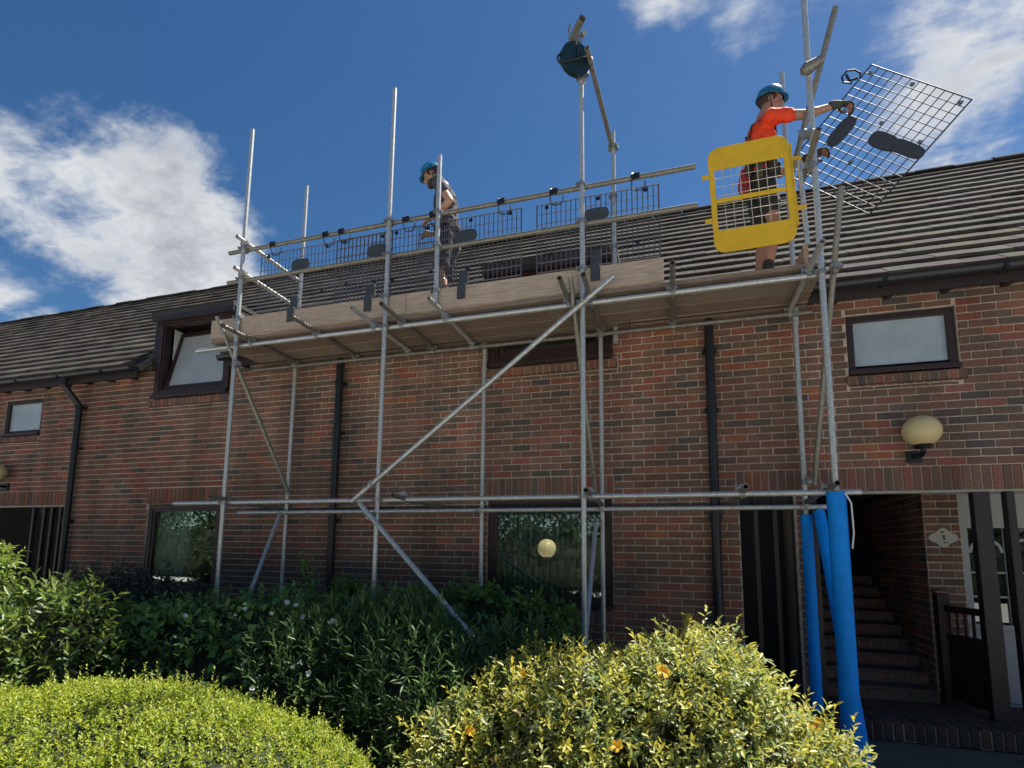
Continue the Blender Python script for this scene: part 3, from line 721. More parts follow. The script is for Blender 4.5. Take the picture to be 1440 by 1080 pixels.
u3 = vert(863, 260, YR, P(860, 186, YR).z, zb=LGZ-.1, name='guard_post'); u4 = vert(1102, 150, YR, P(1100, 102, YR).z, zb=LGZ-.1, name='guard_post')
# ledgers and rails lie on the inner side of the front standards
yl = YF+2*TR+.001; yrl = YR-2*TR-.001
tube('ledger', (P(245, 710, yl).x, yl, LOZ), (P(1211, 696, yl).x, yl, LOZ)); tube('ledger', (P(277, 488, yl).x, yl, LGZ), (P(1141, 380, yl).x+.06, yl, LGZ))
LRZ = P(847, 716, yrl).z; RRZ = LGZ
tube('ledger', (P(335, 719, yrl).x, yrl, LRZ), (1.36, yrl, LRZ)); tube('ledger', (P(356, 525, yrl).x, yrl, RRZ), (P(1142, 442, yrl).x, yrl, RRZ), galvd_m)
tube('guardrail', (P(323, 353, yl).x, yl, TOPR), (P(978, 231, yl).x, yl, TOPR), galvd_m); tube('guardrail', (P(321, 394, yl).x, yl, MIDR), (P(981, 285, yl).x, yl, MIDR), galvd_m)
for s in (S1, S2, S3):
    for z in (TOPR, MIDR, LGZ, LOZ): coupler((s, (YF+yl)/2, z), XX, ZZ)
for z in (LGZ, LOZ): coupler((S4, (YF+yl)/2, z), XX, ZZ)
for z in (TOPR, MIDR): coupler((guard, (YF+yl)/2, z), XX, ZZ)
coupler((guard, (YF+yl)/2, DECK+.2), XX, ZZ)
for s in (S1, S2, S3): coupler((s, (YF+yl)/2, DECK+.22), XX, ZZ)
for s in (r1, r2, r3, r4):
    coupler((s, (YR+yrl)/2, RRZ), XX, ZZ); coupler((s, (YR+yrl)/2, LRZ), XX, ZZ)
# left end rails
for z in (TOPR+.05, MIDR+.05):
    tube('end_rail', (S1+.05, YF-.16, z), (S1+.05, YR+.12, z)); coupler((S1+.025, YF, z), YY, ZZ)
# transoms under the deck
TX = [PZ(*p, TRZ).x for p in ((315.6, 458.9), (409, 444.4), (494, 431.9), (538.5, 429), (607, 423.5), (790, 398.5), (822, 391), (945.6, 375), (1154, 344))]
for x in TX:
    tube('transom', (x, -1.40+random.uniform(-.03, .03), TRZ), (x, -.02-random.uniform(0, .05), TRZ), galvd_m if random.random() < .5 else galv_m)
    coupler((x, yl, (TRZ+LGZ)/2), XX, YY); coupler((x, yrl, (TRZ+LGZ)/2), XX, YY)
for (a, b_) in (((300, 699), r1), ((555, 697), r2-.35), ((825, 690), r3), ((1048, 685), .58), ((1176, 680), r4)):
    z = LOZ+2*TR+.002; p = P(*a, -1.16); tube('transom', (p.x, -1.2, p.z), (p.x, -.06, LRZ+.05), galvd_m); coupler((p.x, yl, LOZ+TR), XX, YY)
# braces
def brace(a, b, material=galv_m):
    tube('brace', a, b, material)
brace(P(863, 388, -1.06), P(494, 705.5, -1.06)); coupler(P(822, 424, -1.03), P(863, 388, -1.06)-P(494, 705.5, -1.06), ZZ); coupler(P(524, 681, -1.03), P(863, 388, -1.06)-P(494, 705.5, -1.06), ZZ)
ra, rb_ = P(506, 708, -1.08), P(740, 985, -1.9); rb_ = ra+(rb_-ra)*((ra.z-.03)/(ra.z-rb_.z)); brace(ra, rb_); coupler(P(522, 727, -1.04), rb_-ra, ZZ)
brace(P(305, 445, YF-.12), P(406, 694, YR-.06), galvd_m); brace(P(394, 722, YR-.06), P(333, 884, YF-.10)); coupler(P(333, 512, YF-.02), YY, ZZ)
brace(P(802, 390, YF-.10), P(838, 692, YR-.06), galvd_m); brace(P(838, 736, YR-.07), P(822, 910, YF-.05)); coupler(P(840, 737, YR-.04), XX, ZZ)
brace(P(1183, 262, YF-.02), P(1145, 682, YR-.06), galvd_m); coupler(P(1176, 376, YF-.0), XX, ZZ); coupler(P(1137, 678, YR-.03), XX, ZZ)
# top right raking tube, gin wheel beam
rk0, rk1 = P(1175, 10, -1.12), P(1112, 250, -.70)
brace(rk0, rk1, galvd_m); brace(P(1151, 181, -1.25), P(1126, 262, -.75), galvd_m)
coupler(P(1140, 235, -1.0), XX, ZZ); coupler(P(1133, 190, -1.0), YY, ZZ)
b = MB(); c = P(1147, 88, -1.10); b.tube(c+Vector((-.07, 0, -.04)), c+Vector((.05, 0, .02)), .055, 14, r2=.035); b.tube(c+Vector((-.11, 0, -.06)), c+Vector((-.07, 0, -.04)), .03, 14, r2=.055); sp(b.build('swivel_clamp', galvd_m, smooth=True))
bz = P(825, 92, -1.06).z-.03
tube('beam', (P(824, 84, -1.20).x+.02, -1.28, bz), (P(862, 208, YR).x, YR+.1, P(862, 208, YR).z), galvd_m)
coupler((u3, YR, P(862, 208, YR).z), YY, ZZ); coupler((S3+.02, -1.0, bz), YY, ZZ); coupler((S3+.01, -1.0, bz-.06), XX, ZZ)
coupler((u3, YR+.03, 5.5), XX, ZZ); coupler((u3, YR+.03, 4.9), XX, ZZ)
# deck boards
BX0, BX1 = P(294, 462, YF).x, S4-.02
def timber(k=1.0):
    v = random.uniform(.85, 1.15)*k; return tuple(c*v for c in random.choice([(.36, .26, .19), (.31, .235, .175), (.30, .235, .18)]))
def plank(name, lo, hi, col):
    b = MB(); b.box(lo, hi, col); return sp(b.build(name, board_m, bevel=.003))
for k in range(4):
    y = -.955+k*.237; cut = [(-2.9, ), (-1.2, ), (-3.4, ), (-.4, )][k][0]
    plank('deck_board', (BX0+.02*k, y, DECK-.038), (cut-.003, y+.225, DECK), timber([.75, .6, .85, .68][k])); plank('deck_board', (cut+.003, y, DECK-.038), (BX1+random.uniform(0, .08), y+.225, DECK), timber([.62, .8, .65, .78][k]))
JX = P(571, 420, YF+.03).x; TB0, TB1 = YF+.030, YF+.068
plank('toe_board', (BX0, YF-.0665, DECK+.035), (JX-.002, YF-.0285, DECK+.26), timber(1.25)) if False else None
plank('toe_board', (BX0, TB0, DECK+.012), (JX-.002, TB1, DECK+.237), timber(1.3)); plank('toe_board', (JX+.002, TB0+.002, DECK+.012), (P(933, 370, TB0).x, TB1+.002, DECK+.237), timber(1.35))
plank('toe_board', (S1+.045, TB1+.02, DECK+.01), (S1+.083, -.1, DECK+.2), timber(1.1)); plank('toe_board', (S4-.09, -.85, DECK+.01), (S4-.052, -.1, DECK+.23), timber(1.1))
# blue padding on the tubes beside the porch
def sleeve(a, b, r, label):
    mb = MB(); a, b = Vector(a), Vector(b); mb.tube(a, b, r, 20, hollow=r-TR-.002); o = sp(mb.build('foam_sleeve', blue_m, smooth=True)); o['label'] = label
zt = P(1180, 692, YF).z
sleeve((S4, YF, .02), (S4, YF, zt), .068, 'thick blue foam sleeve on the front tube')
zt = P(1134, 724, YR).z
sleeve((r4, YR, .02), (r4, YR, zt), .050, 'blue foam sleeve on the rear tube')
sa, sb = P(1152, 720, YR-.07), P(1217, 1078, YF-.10)
tube('brace', sa+(sa-sb).normalized()*.06, sb+(sb-sa)*.08); sleeve(sa, sb+(sb-sa)*.02, .048, 'slanting blue foam sleeve')
b = MB(); b.path([(S4+.05, YF-.05, 2.03), (S4+.085, YF-.06, 1.95), (S4+.09, YF-.055, 1.72), (S4+.072, YF-.06, 1.6)], .006, 8); sp(b.build('cable_tie', white_m, smooth=True))

# gin wheel on top
gp = P(809, 84, -1.2)
gin = empty('gin_wheel', gp, 'black gin wheel pulley on top of the tall scaffold tube', 'pulley')
b = MB(); b.tube((0, -.028, 0), (0, .028, 0), .158, 28); b.build('wheel_housing', mat('gin_black', (.010, .032, .038), .35, metal=.3), gin, smooth=True)
b = MB(); b.path([(-.13, -.034, -.10), (.13, -.034, .06)], .012, 8); b.path([(0, -.034, .15), (0, -.034, 0)], .010, 8); b.path([(-.10, -.034, -.12), (-.03, -.034, -.02)], .007, 6); b.build('cross_bar', gutter_m, gin)
for s in (-1, 1):
    b = MB(); pts = [(s*(.13+.055*math.sin(math.pi*k/8)), 0, s*.05+.05*math.cos(math.pi*k/8)) for k in range(9)]; b.path(pts, .009, 8); b.build('rope_guide', gutter_m, gin)
b = MB(); b.path([(-.005, 0, .12), (-.01, 0, .24)], .034, 12); b.tube((-.03, -.13, .30), (-.01, .13, .31), .034, 14, hollow=.006); b.tube((.04, -.06, .24), (.05, .03, .30), .022, 10); b.build('hanger', galvd_m, gin, smooth=True)
b = MB(); b.path([(-.10, -.02, .30), (-.11, -.02, .22)], .012, 8); b.path([(.03, -.03, .16), (.05, -.03, .28)], .008, 8); b.build('hook', coup_m, gin)
gin.rotation_euler = (R(6), R(4), R(38))

# mesh brick guards hung on the guardrail
def wire_panel(w, h, nx, nz, name='grid', r=.0042):
    """panel in local XZ, origin at top left, wires as square rods"""
    b = MB()
    for i in range(nx+1):
        x = w*i/nx; rr = r*1.5 if i in (0, nx) else r
        b.tube((x, 0, 0), (x, 0, -h), rr, 4, caps=False)
    for k in range(nz+1):
        z = -h*k/nz; rr = r*1.5 if k in (0, nz) else r
        b.tube((0, .004, z), (w, .004, z), rr, 4, caps=False)
    return b
def oval(b, cx, cz, a, c, y, t=.006, n=24, sq=3.0):
    pts = []
    for k in range(n):
        an = 2*math.pi*k/n; cs, sn = math.cos(an), math.sin(an)
        pts.append((cx+a*math.copysign(abs(cs)**(2/sq), cs), y, cz+c*math.copysign(abs(sn)**(2/sq), sn)))
    b.prism(pts, (0, t, 0))
def clip_bits(b, pts, y=-.012):
    for (x, z) in pts: b.obox((x-.016, y, z-.012), (.036, 0, .01), (0, .02, 0), (-.004, 0, .022)); b.tube((x+.004, y-.004, z), (x+.004, y+.024, z), .012, 8)
def hang_guard(xa, xb, hooks, ovx, clipx, label, zo=0):
    y = yl+TR+.012; ztop = TOPR-.075+zo; w = xb-xa; h = .93
    g_ = empty('brick_guard', (xa, y, ztop), label, 'mesh guard', 'brick guards hung on the guardrail')
    nx = int(round(w/.05)); wp = wire_panel(w, h, nx, 9, r=.0047); wp.build('wire_grid', mesh_m, g_)
    for hx in hooks:
        b = MB(); x = hx-xa
        yk = -TR-.012
        z0 = -ztop+TOPR
        ps = [(x-.035, yk-TR-.008, z0-.02), (x-.035, yk-TR-.008, z0+.022), (x-.02, yk-.01, z0+.038), (x+.02, yk-.01, z0+.038), (x+.035, yk-TR-.008, z0+.022), (x+.035, yk-TR-.008, z0-.02)]
        b.path(ps, .007, 6); b.obox((x-.032, yk-TR-.014, z0-.032), (.064, 0, 0), (0, .012, 0), (0, 0, .05))
        b.path([(x-.035, yk-TR-.008, z0-.02), (x-.04, -.012, z0-.085), (x-.01, -.012, z0-.115), (x+.055, -.012, z0-.115), (x+.085, -.012, z0-.09), (x+.085, -.012, z0-.03)], .006, 6)
        b.build('hook', gutter_m, g_)
    b = MB(); clip_bits(b, [(.1, -.04), (w*.52, -.04), (w-.12, -.04), (.15, -.55), (w*.5, -.58), (w-.2, -.56)]); b.build('clip', gutter_m, g_)['kind'] = 'stuff'
    b = MB(); oval(b, ovx-xa, -.215, .125, .072, -.02); b.build('reflector_plate', grey_pl, g_)
    b = MB(); x = clipx-xa; zt_ = DECK+.237-ztop; yf = TB0-y-.012
    b.box((x-.05, -.02, zt_+.005), (x+.05, .012, zt_+.19)); b.box((x-.045, yf-.004, zt_-.15), (x+.045, yf+.008, zt_+.03)); b.box((x-.045, yf+.0075, zt_+.003), (x+.045, -.019, zt_+.03))
    b.build('toe_clip', grey_pl, g_, bevel=.006)
X = lambda px, py: P(px, py, yl+.03).x
hang_guard(X(365, 400), X(552, 330), [X(388, 345), X(462, 333)], X(424, 362), X(414, 425), 'wire mesh guard at the left end of the guardrail')
hang_guard(X(474, 340), X(640, 320), [X(484, 329), X(574, 312)], X(531, 347), X(522, 400), 'wire mesh guard beside the second tall tube', .012)
hang_guard(X(590, 300), X(733, 300), [X(612, 305), X(707, 285)], X(656, 322), X(652, 385), 'wire mesh guard in front of the worker in grey shirt', .004)
hang_guard(X(755, 290), X(926, 270), [X(780, 271), X(894, 249)], X(838, 291), X(838, 370), 'wire mesh guard at the open right end of the guardrail', -.006)

# wire panel carried by the worker
def held(off, label, full=True):
    A, B, D = Vector((1.975, -.20+off, 6.36)), Vector((2.68, -.34+off, 5.675)), Vector((1.215, -.05+off, 5.44))
    xa = (B-A); w = xa.length; xa.normalize(); za = -(D-A); h = za.length; za.normalize(); ya = za.cross(xa).normalized(); za = xa.cross(ya)
    M = Matrix((xa, ya, za)).transposed().to_4x4(); M.translation = A
    e = empty('wire_panel', A, label, 'mesh panel'); e.rotation_euler = M.to_euler()
    # A is the upper corner; the panel runs along local x and down local -z
    wire_panel(w, h, 12, 15, r=.0048).build('wire_grid', mat('wire_dark', (.022, .024, .034), .55, spec=.2), e)
    b = MB(); clip_bits(b, [(.05, -.08), (.46, -.05), (w-.06, -.06), (.10, -.47), (.48, -.45), (w-.10, -.48), (.12, -.9), (.5, -.86), (w-.1, -.9), (w-.15, -1.15)]); b.build('clip', coup_m, e)['kind'] = 'stuff'
    if full:
        b = MB(); b.path([(-.03, -.01, -.22), (-.11, -.01, -.24), (-.16, -.01, -.20), (-.16, -.01, -.13), (-.10, -.01, -.10), (-.03, -.01, -.11), (.0, -.01, -.15)], .009, 6); b.path([(-.13, -.03, -.18), (-.06, -.03, -.22), (-.03, .01, -.15)], .012, 6); b.build('hook', gutter_m, e)
        b = MB(); oval(b, .225, -.66, .072, .16, -.03, .012); b.build('reflector_plate', grey_pl, e)
        b = MB(); oval(b, .62, -.60, .13, .075, -.036, .02, 20); oval(b, .85, -.58, .16, .06, -.032, .02, 20); oval(b, .735, -.60, .09, .05, -.034, .02, 12); b.build('toe_clip', grey_pl, e)
held(0, 'wire mesh panel with hook and grey plates carried in the air')

# yellow loading gate
gy = P(1060, 280, -.96)
gt = empty('loading_gate', (.40, -1.06, 4.15), 'yellow steel access gate with mesh infill on the scaffold', 'gate')
GW, GH = .655, 1.0
def rrect(x0, x1, z0, z1, r, corners):
    pts = []
    for (cx, cz, a0, key) in ((x1-r, z1-r, 0, 'tr'), (x0+r, z1-r, 90, 'tl'), (x0+r, z0+r, 180, 'bl'), (x1-r, z0+r, 270, 'br')):
        if key in corners:
            for k in range(7): a = R(a0+15*k); pts.append((cx+r*math.cos(a), 0, cz+r*math.sin(a)))
        else: pts.append({'tr': (x1, 0, z1), 'tl': (x0, 0, z1), 'bl': (x0, 0, z0), 'br': (x1, 0, z0)}[key])
    return pts
b = MB(); b.prism(rrect(0, GW, GH-.21, GH, .10, ('tl', 'tr')), (0, .022, 0)); b.build('top_panel', yellow_m, gt, bevel=.004)
b = MB(); b.prism(rrect(0, GW, 0, .205, .10, ('bl', 'br')), (0, .022, 0)); b.build('bottom_panel', yellow_m, gt, bevel=.004)
for x in (0, GW-.045):
    b = MB(); b.box((x, .001, .2055), (x+.045, .024, GH-.2105)); b.build('side_bar', yellow_m, gt, bevel=.004)
b = MB(); b.box((.046, .003, .475), (GW-.046, .022, .51)); b.build('mid_bar', yellow_m, gt, bevel=.003)
for z in (.30, .72):
    b = MB(); b.box((-.06, .004, z), (-.001, .02, z+.035)); b.build('lug', yellow_m, gt)
b = MB()
for k in range(1, 8): b.tube((.045+k*(GW-.09)/8, .018, .2), (.045+k*(GW-.09)/8, .018, GH-.2), .0028, 4)
for k in range(1, 7): b.tube((.04, .014, .2+k*.085), (GW-.04, .014, .2+k*.085), .0028, 4)
b.build('wire_infill', mat('yellow_wire', (.5, .47, .36), .5), gt)
b = MB(); b.box((GW+.008, .03, .16), (GW+.03, .06, .92)); b.box((GW-.02, .026, .30), (GW+.10, .04, .325)); b.box((GW-.02, .026, .76), (GW+.10, .04, .785)); b.build('hinge_bar', yellow_m, gt)
b = MB(); b.tube((GW+.085, .06, -.02), (GW+.085, .06, .80), .020, 14, hollow=.004); b.build('hinge_post', galv_m, gt, smooth=True)
gt.rotation_euler = (R(0), R(-2.0), R(1.5))
# ------------------------------------------------------------------ workers
def cap(b, a, c, r1_, r2_, n=14, rings=5):
    """tapered capsule with round ends"""
    a, c = Vector(a), Vector(c); d = c-a; L_ = d.length
    if L_ < 1e-5: d = Vector((0, 0, 1))
    q = d.to_track_quat('Z', 'Y'); vs = []; fs = []; prof = []
    for k in range(rings+1): t = -math.pi/2+math.pi/2*k/rings; prof.append((max(1e-4, r1_*math.cos(t)), r1_*math.sin(t)))
    for k in range(rings+1): t = math.pi/2*k/rings; prof.append((max(1e-4, r2_*math.cos(t)), L_+r2_*math.sin(t)))
    for r_, z in prof:
        for k in range(n): vs.append(a+q @ Vector((r_*math.cos(2*math.pi*k/n), r_*math.sin(2*math.pi*k/n), z)))
    m_ = len(prof)
    for j in range(m_-1):
        for k in range(n): fs.append((j*n+k, j*n+(k+1) % n, (j+1)*n+(k+1) % n, (j+1)*n+k))
    fs.append(tuple(range(n-1, -1, -1))); fs.append(tuple(range((m_-1)*n, m_*n)))
    b.add(vs, fs)
def ell(b, o, f, s, u, rf, rs, ru, n=18, m_=12):
    o = Vector(o); vs = []; fs = []
    for j in range(m_+1):
        t = math.pi*j/m_
        for k in range(n):
            p = 2*math.pi*k/n; st = max(.002, math.sin(t)); vs.append(o+f*(rf*st*math.cos(p))+s*(rs*st*math.sin(p))-u*(ru*math.cos(t)))
    for j in range(m_):
        for k in range(n): fs.append((j*n+k, j*n+(k+1) % n, (j+1)*n+(k+1) % n, (j+1)*n+k))
    fs.append(tuple(range(n-1, -1, -1))); fs.append(tuple(range(m_*n, m_*n+n))); b.add(vs, fs)
def remeshed(b, name, material, parent, vox=.009, smooth=6, disp=0.):
    me = bpy.data.meshes.new(name); me.from_pydata(b.v, [], b.f)
    bm = bmesh.new(); bm.from_mesh(me); bmesh.ops.recalc_face_normals(bm, faces=bm.faces); bm.to_mesh(me); bm.free()
    o = bpy.data.objects.new(name, me); COL.objects.link(o)
    md = o.modifiers.new('r', 'REMESH'); md.mode = 'VOXEL'; md.voxel_size = vox; md.use_smooth_shade = True
    sm_ = o.modifiers.new('s', 'SMOOTH'); sm_.factor = .5; sm_.iterations = smooth
    if disp:
        tx = bpy.data.textures.new(name+'_folds', 'CLOUDS'); tx.noise_scale = .075; dm = o.modifiers.new('d', 'DISPLACE'); dm.texture = tx; dm.strength = disp; dm.mid_level = .5
    bpy.context.view_layer.update(); dg = bpy.context.evaluated_depsgraph_get()
    nm = bpy.data.meshes.new_from_object(o.evaluated_get(dg)); o.modifiers.clear(); o.data = nm; nm.name = name; bpy.data.meshes.remove(me)
    nm.polygons.foreach_set('use_smooth', [True]*len(nm.polygons)); nm.materials.clear(); nm.materials.append(material); o.parent = parent
    return o
skin_m = mat('skin', (.40, .22, .15), .5, noise=.08, nscale=20)
skin2_m = mat('skin_tanned', (.36, .19, .13), .5, noise=.08, nscale=20)
helmet_m = mat('blue_helmet', (.01, .15, .30), .28, coat=.4)
def hand(b, wrist, d, up, grip):
    """palm and five fingers, d = pointing direction, up = back of hand, grip = curl radians"""
    wrist = Vector(wrist); d = Vector(d).normalized(); up = Vector(up); up = (up-d*up.dot(d)).normalized(); s = d.cross(up)
    for k in range(4):
        o = (k-1.5)*.019; cap(b, wrist+s*o*.7+d*.01, wrist+s*o+d*.085, .015, .012)
        L_ = [.036, .042, .040, .030][k]; p = wrist+s*o+d*.088; a = 0
        for j in range(3):
            a += grip*[.5, .7, .5][j]; nd = d*math.cos(a)-up*math.sin(a); q = p+nd*L_*[1, .75, .6][j]; cap(b, p, q, .0095-.0008*j, .0088-.0008*j, 8, 3); p = q
    p = wrist+s*(-.03)+d*.03; nd = (d*.7-s*.6-up*.3*grip).normalized(); q = p+nd*.045; cap(b, p, q, .012, .0105, 8, 3); nd = (d*.8-s*.1-up*.5*grip).normalized(); cap(b, q, q+nd*.032, .0105, .009, 8, 3)
def worker(root_loc, face, pose, label, shirt, shirt_kind, skin, name='person'):
    pr = empty(name, root_loc, label, 'person')
    Fv = Vector((math.cos(face), math.sin(face), 0)); Sv = Vector((Fv.y, -Fv.x, 0)); U = Vector((0, 0, 1))  # Sv = right hand side
    J = lambda t: Fv*t[0]+Sv*t[1]+U*t[2]
    p = {k: J(v) for k, v in pose.items() if isinstance(v, tuple)}
    body = MB()
    hd = p['head']; hf = J(pose['look']).normalized(); hs = Vector((Fv.y, -Fv.x, 0)); hs = (hs-hf*hs.dot(hf)).normalized(); hu = hs.cross(hf).normalized()
    if hu.z < 0: hu = -hu
    ell(body, hd+hu*.025-hf*.012, hf, hs, hu, .098, .078, .105); ell(body, hd+hf*.028-hu*.055, hf, hs, hu, .068, .058, .072); ell(body, hd+hf*.055-hu*.098, hf, hs, hu, .032, .034, .026)
    cap(body, hd+hf*.088+hu*.012, hd+hf*.108-hu*.028, .011, .016, 8, 3)      # nose
    cap(body, hd+hf*.082-hu*.062-hs*.018, hd+hf*.082-hu*.062+hs*.018, .010, .010, 8, 3)      # lips
    cap(body, hd+hf*.082+hu*.028-hs*.035, hd+hf*.082+hu*.028+hs*.035, .011, .011, 8, 3)      # brow
    for s in (-1, 1): ell(body, hd+hs*s*.080-hf*.01-hu*.012, hf, hs, hu, .020, .012, .032, 10, 8)
    cap(body, hd-hu*.05-hf*.02, p['neck'], .056, .064)
    for s in ('R', 'L'):
        cap(body, p['sh'+s], p['el'+s], .050, .042); cap(body, p['el'+s], p['wr'+s], .041, .028)
        cap(body, p['el'+s]+(p['wr'+s]-p['el'+s])*.12, p['el'+s]+(p['wr'+s]-p['el'+s])*.3, .041, .041)
        cap(body, p['hip'+s], p['kn'+s], .082, .056); cap(body, p['kn'+s], p['an'+s], .054, .038); cap(body, p['kn'+s]+(p['an'+s]-p['kn'+s])*.2-Fv*.012, p['kn'+s]+(p['an'+s]-p['kn'+s])*.38-Fv*.014, .052, .050)
        cap(body, p['an'+s]-Fv*.03-U*.04, p['an'+s]+Fv*.15-U*.05, .038, .032)
        hand(body, p['wr'+s], J(pose['hd'+s]), J(pose['hu'+s]), pose.get('grip', .8))
    ell(body, p['chest'], Fv, Sv, U, .115, .165, .20); ell(body, p['waist'], Fv, Sv, U, .105, .145, .17); ell(body, p['pelvis'], Fv, Sv, U, .115, .160, .13); cap(body, p['shR'], p['shL'], .055, .055); cap(body, p['chest'], p['pelvis'], .115, .115)
    remeshed(body, 'body', skin, pr, .0075, 5)
    # eyes
    for s in (-1, 1):
        e = MB(); e.sphere(hd+hf*.084+hs*s*.031+hu*.008, .012, 10, 8); e.build('eye', mat('eye', (.25, .24, .22), .2), pr, smooth=True)
    # shirt
    sh = MB()
    ell(sh, p['chest'], Fv, Sv, U, .132, .180, .205); ell(sh, p['waist'], Fv, Sv, U, .125, .162, .175); cap(sh, p['shR'], p['shL'], .070, .070); cap(sh, p['chest'], p['pelvis']+U*.04, .132, .135); ell(sh, p['pelvis']+U*.05, Fv, Sv, U, .132, .172, .09)
    cap(sh, p['neck']-U*.03, p['chest'], .072, .12)
    for s in ('R', 'L'): cap(sh, p['sh'+s], p['sh'+s]+(p['el'+s]-p['sh'+s])*.52, .066, .064)
    remeshed(sh, 'shirt', shirt, pr, .009, 4, .034)
    # shorts
    so = MB(); ell(so, p['pelvis']-U*.01, Fv, Sv, U, .128, .172, .125); hem = pose.get('hem', .72)
    for s in ('R', 'L'): cap(so, p['hip'+s], p['hip'+s]+(p['kn'+s]-p['hip'+s])*hem, .102, .092)
    remeshed(so, 'shorts', mat('dark_cloth', (.022, .024, .030), .85, noise=.3, nscale=30), pr, .010, 4, .018)
    for s in ('R', 'L'):
        bt = MB(); cap(bt, p['an'+s]-U*.065-Fv*.04, p['an'+s]+Fv*.165-U*.06, .048, .042); cap(bt, p['an'+s]-U*.05, p['an'+s]+U*.05, .052, .050); remeshed(bt, 'boot', mat('boot_leather', (.03, .024, .020), .6), pr, .009, 3)
    # tool belt with pouches and hanging tools
    bl = MB(); c = p['pelvis']+U*.075; n = 28
    ring_ = [c+Fv*.142*math.cos(2*math.pi*k/n)+Sv*.182*math.sin(2*math.pi*k/n) for k in range(n)]
    vs = [q+U*z+((q-c).normalized()*o) for q in ring_ for (z, o) in ((-.024, 0), (.024, 0), (.024, .008), (-.024, .008))]; fs = []
    for k in range(n):
        a, d_ = 4*k, 4*((k+1) % n)
        for j in range(4): fs.append((a+j, a+(j+1) % 4, d_+(j+1) % 4, d_+j))
    bl.add(vs, fs); bl.build('tool_belt', mat('belt', (.035, .028, .022), .7), pr)
    for k, (an, w_, h_, cc) in enumerate(((70, .07, .13, (.04, .035, .03)), (110, .06, .16, (.10, .085, .06)), (140, .05, .10, (.03, .03, .03)), (250, .07, .14, (.045, .035, .028)), (40, .05, .12, (.06, .05, .04)))):
        a = R(an); o = c+Fv*.158*math.cos(a)+Sv*.198*math.sin(a); rd = (Fv*math.cos(a)+Sv*math.sin(a)).normalized(); tg = rd.cross(U)
        q = MB(); q.obox(o-tg*w_/2-rd*.015-U*(h_+.0), tg*w_, rd*.05, U*h_); q.build('pouch', mat('pouch%d' % k, cc, .8, noise=.3, nscale=40), pr, bevel=.01)
    if pose.get('lanyard'):
        q = MB(); o = c-Fv*.15+Sv*.09-U*.02; pts = [o+Vector((0, 0, 0))+(-Fv*.03*math.sin(math.pi*t*2)+Fv*(-.03)) + Sv*.02*math.cos(7*t)-U*.22*math.sin(math.pi*t) for t in np.linspace(0, 1, 14)]; q.path(pts, .011, 8); pts = [p_+Fv*.03+U*.015 for p_ in pts]; q.path(pts, .010, 8); q.build('lanyard', mat('red_rope', (.32, .03, .035), .7), pr, smooth=True)
    # harness straps / reflective tape
    def strap(nm, pts, w_, material, off=.138, y_off=.190):
        q = MB(); vs = []; fs = []
        for i, (fa, h_, sw) in enumerate(pts):
            pass
        return q
    def band(nm, zc, hw, material, rf, rs, axis=None):
        q = MB(); n = 32; cc = zc; vs = []; fs = []
        for k in range(n):
            a = 2*math.pi*k/n; d_ = Fv*math.cos(a)*rf+Sv*math.sin(a)*rs
            for (z, o) in ((-hw, 1.0), (hw, 1.0), (hw, 1.05), (-hw, 1.05)): vs.append(cc+d_*o+U*z)
        for k in range(n):
            a, d_ = 4*k, 4*((k+1) % n)
            for j in range(4): fs.append((a+j, a+(j+1) % 4, d_+(j+1) % 4, d_+j))
        q.add(vs, fs); q.build(nm, material, pr)
    tape = mat('reflective_tape', (.42, .40, .36), .35)
    if shirt_kind == 'hivis':
        band('reflective_band', p['waist']+U*.02, .026, tape, .142, .178)
        for s in (-1, 1):
            q = MB(); a0 = p['neck']+Sv*s*.09-U*.01-Fv*.02
            pts = [p['waist']+Sv*s*.075-Fv*.120+U*.04, p['chest']+Sv*s*.08-Fv*.130, p['chest']+Sv*s*.09-Fv*.105+U*.11, p['shR' if s > 0 else 'shL']-Sv*s*.075+U*.066, p['chest']+Sv*s*.09+Fv*.115+U*.09, p['waist']+Sv*s*.08+Fv*.125+U*.04]
            for a, d_ in zip(pts[:-1], pts[1:]):
                dd = (d_-a); nn = Sv; tt = dd.cross(nn).normalized()*.006; q.obox(a-nn*.024-tt*.5, nn*.048, dd, tt)
            q.build('harness_strap', mat('strap_grey', (.14, .085, .075), .6), pr)
        q = MB(); q.path([p['waist']+Sv*.165+U*.02, p['chest']-Fv*.135+Sv*.03+U*.05], .012, 6); q.build('harness_web', mat('strap_dark', (.04, .02, .02), .6), pr)
    # helmet: shell, brim, headband
    he = MB(); hc = hd+hu*.045-hf*.008; n = 30; vs = []; fs = []; prof = [(t, math.cos(t), math.sin(t)) for t in np.linspace(0, math.pi/2*.985, 10)]
    for (t, cr_, sr) in prof:
        for k in range(n):
            a = 2*math.pi*k/n; vs.append(hc+(hf*math.cos(a)*.126+hs*math.sin(a)*.106)*max(.01, cr_)+hu*.122*sr)
    for j in range(9):
        for k in range(n): fs.append((j*n+k, j*n+(k+1) % n, (j+1)*n+(k+1) % n, (j+1)*n+k))
    fs.append(tuple(range(9*n, 10*n))); he.add(vs, fs)
    hp_ = he.build('helmet', helmet_m, pr, smooth=True)
    br = MB(); vs = []; fs = []
    for k in range(n):
        a = 2*math.pi*k/n; w_ = .006+.030*max(0, math.cos(a))**3
        d_ = hf*math.cos(a)*.126+hs*math.sin(a)*.106; dn_ = d_.normalized()
        vs += [hc+d_*.97-hu*.004, hc+d_+dn_*w_-hu*(.010+.012*max(0, math.cos(a))), hc+d_+dn_*w_-hu*(.016+.012*max(0, math.cos(a))), hc+d_*.97-hu*.022]
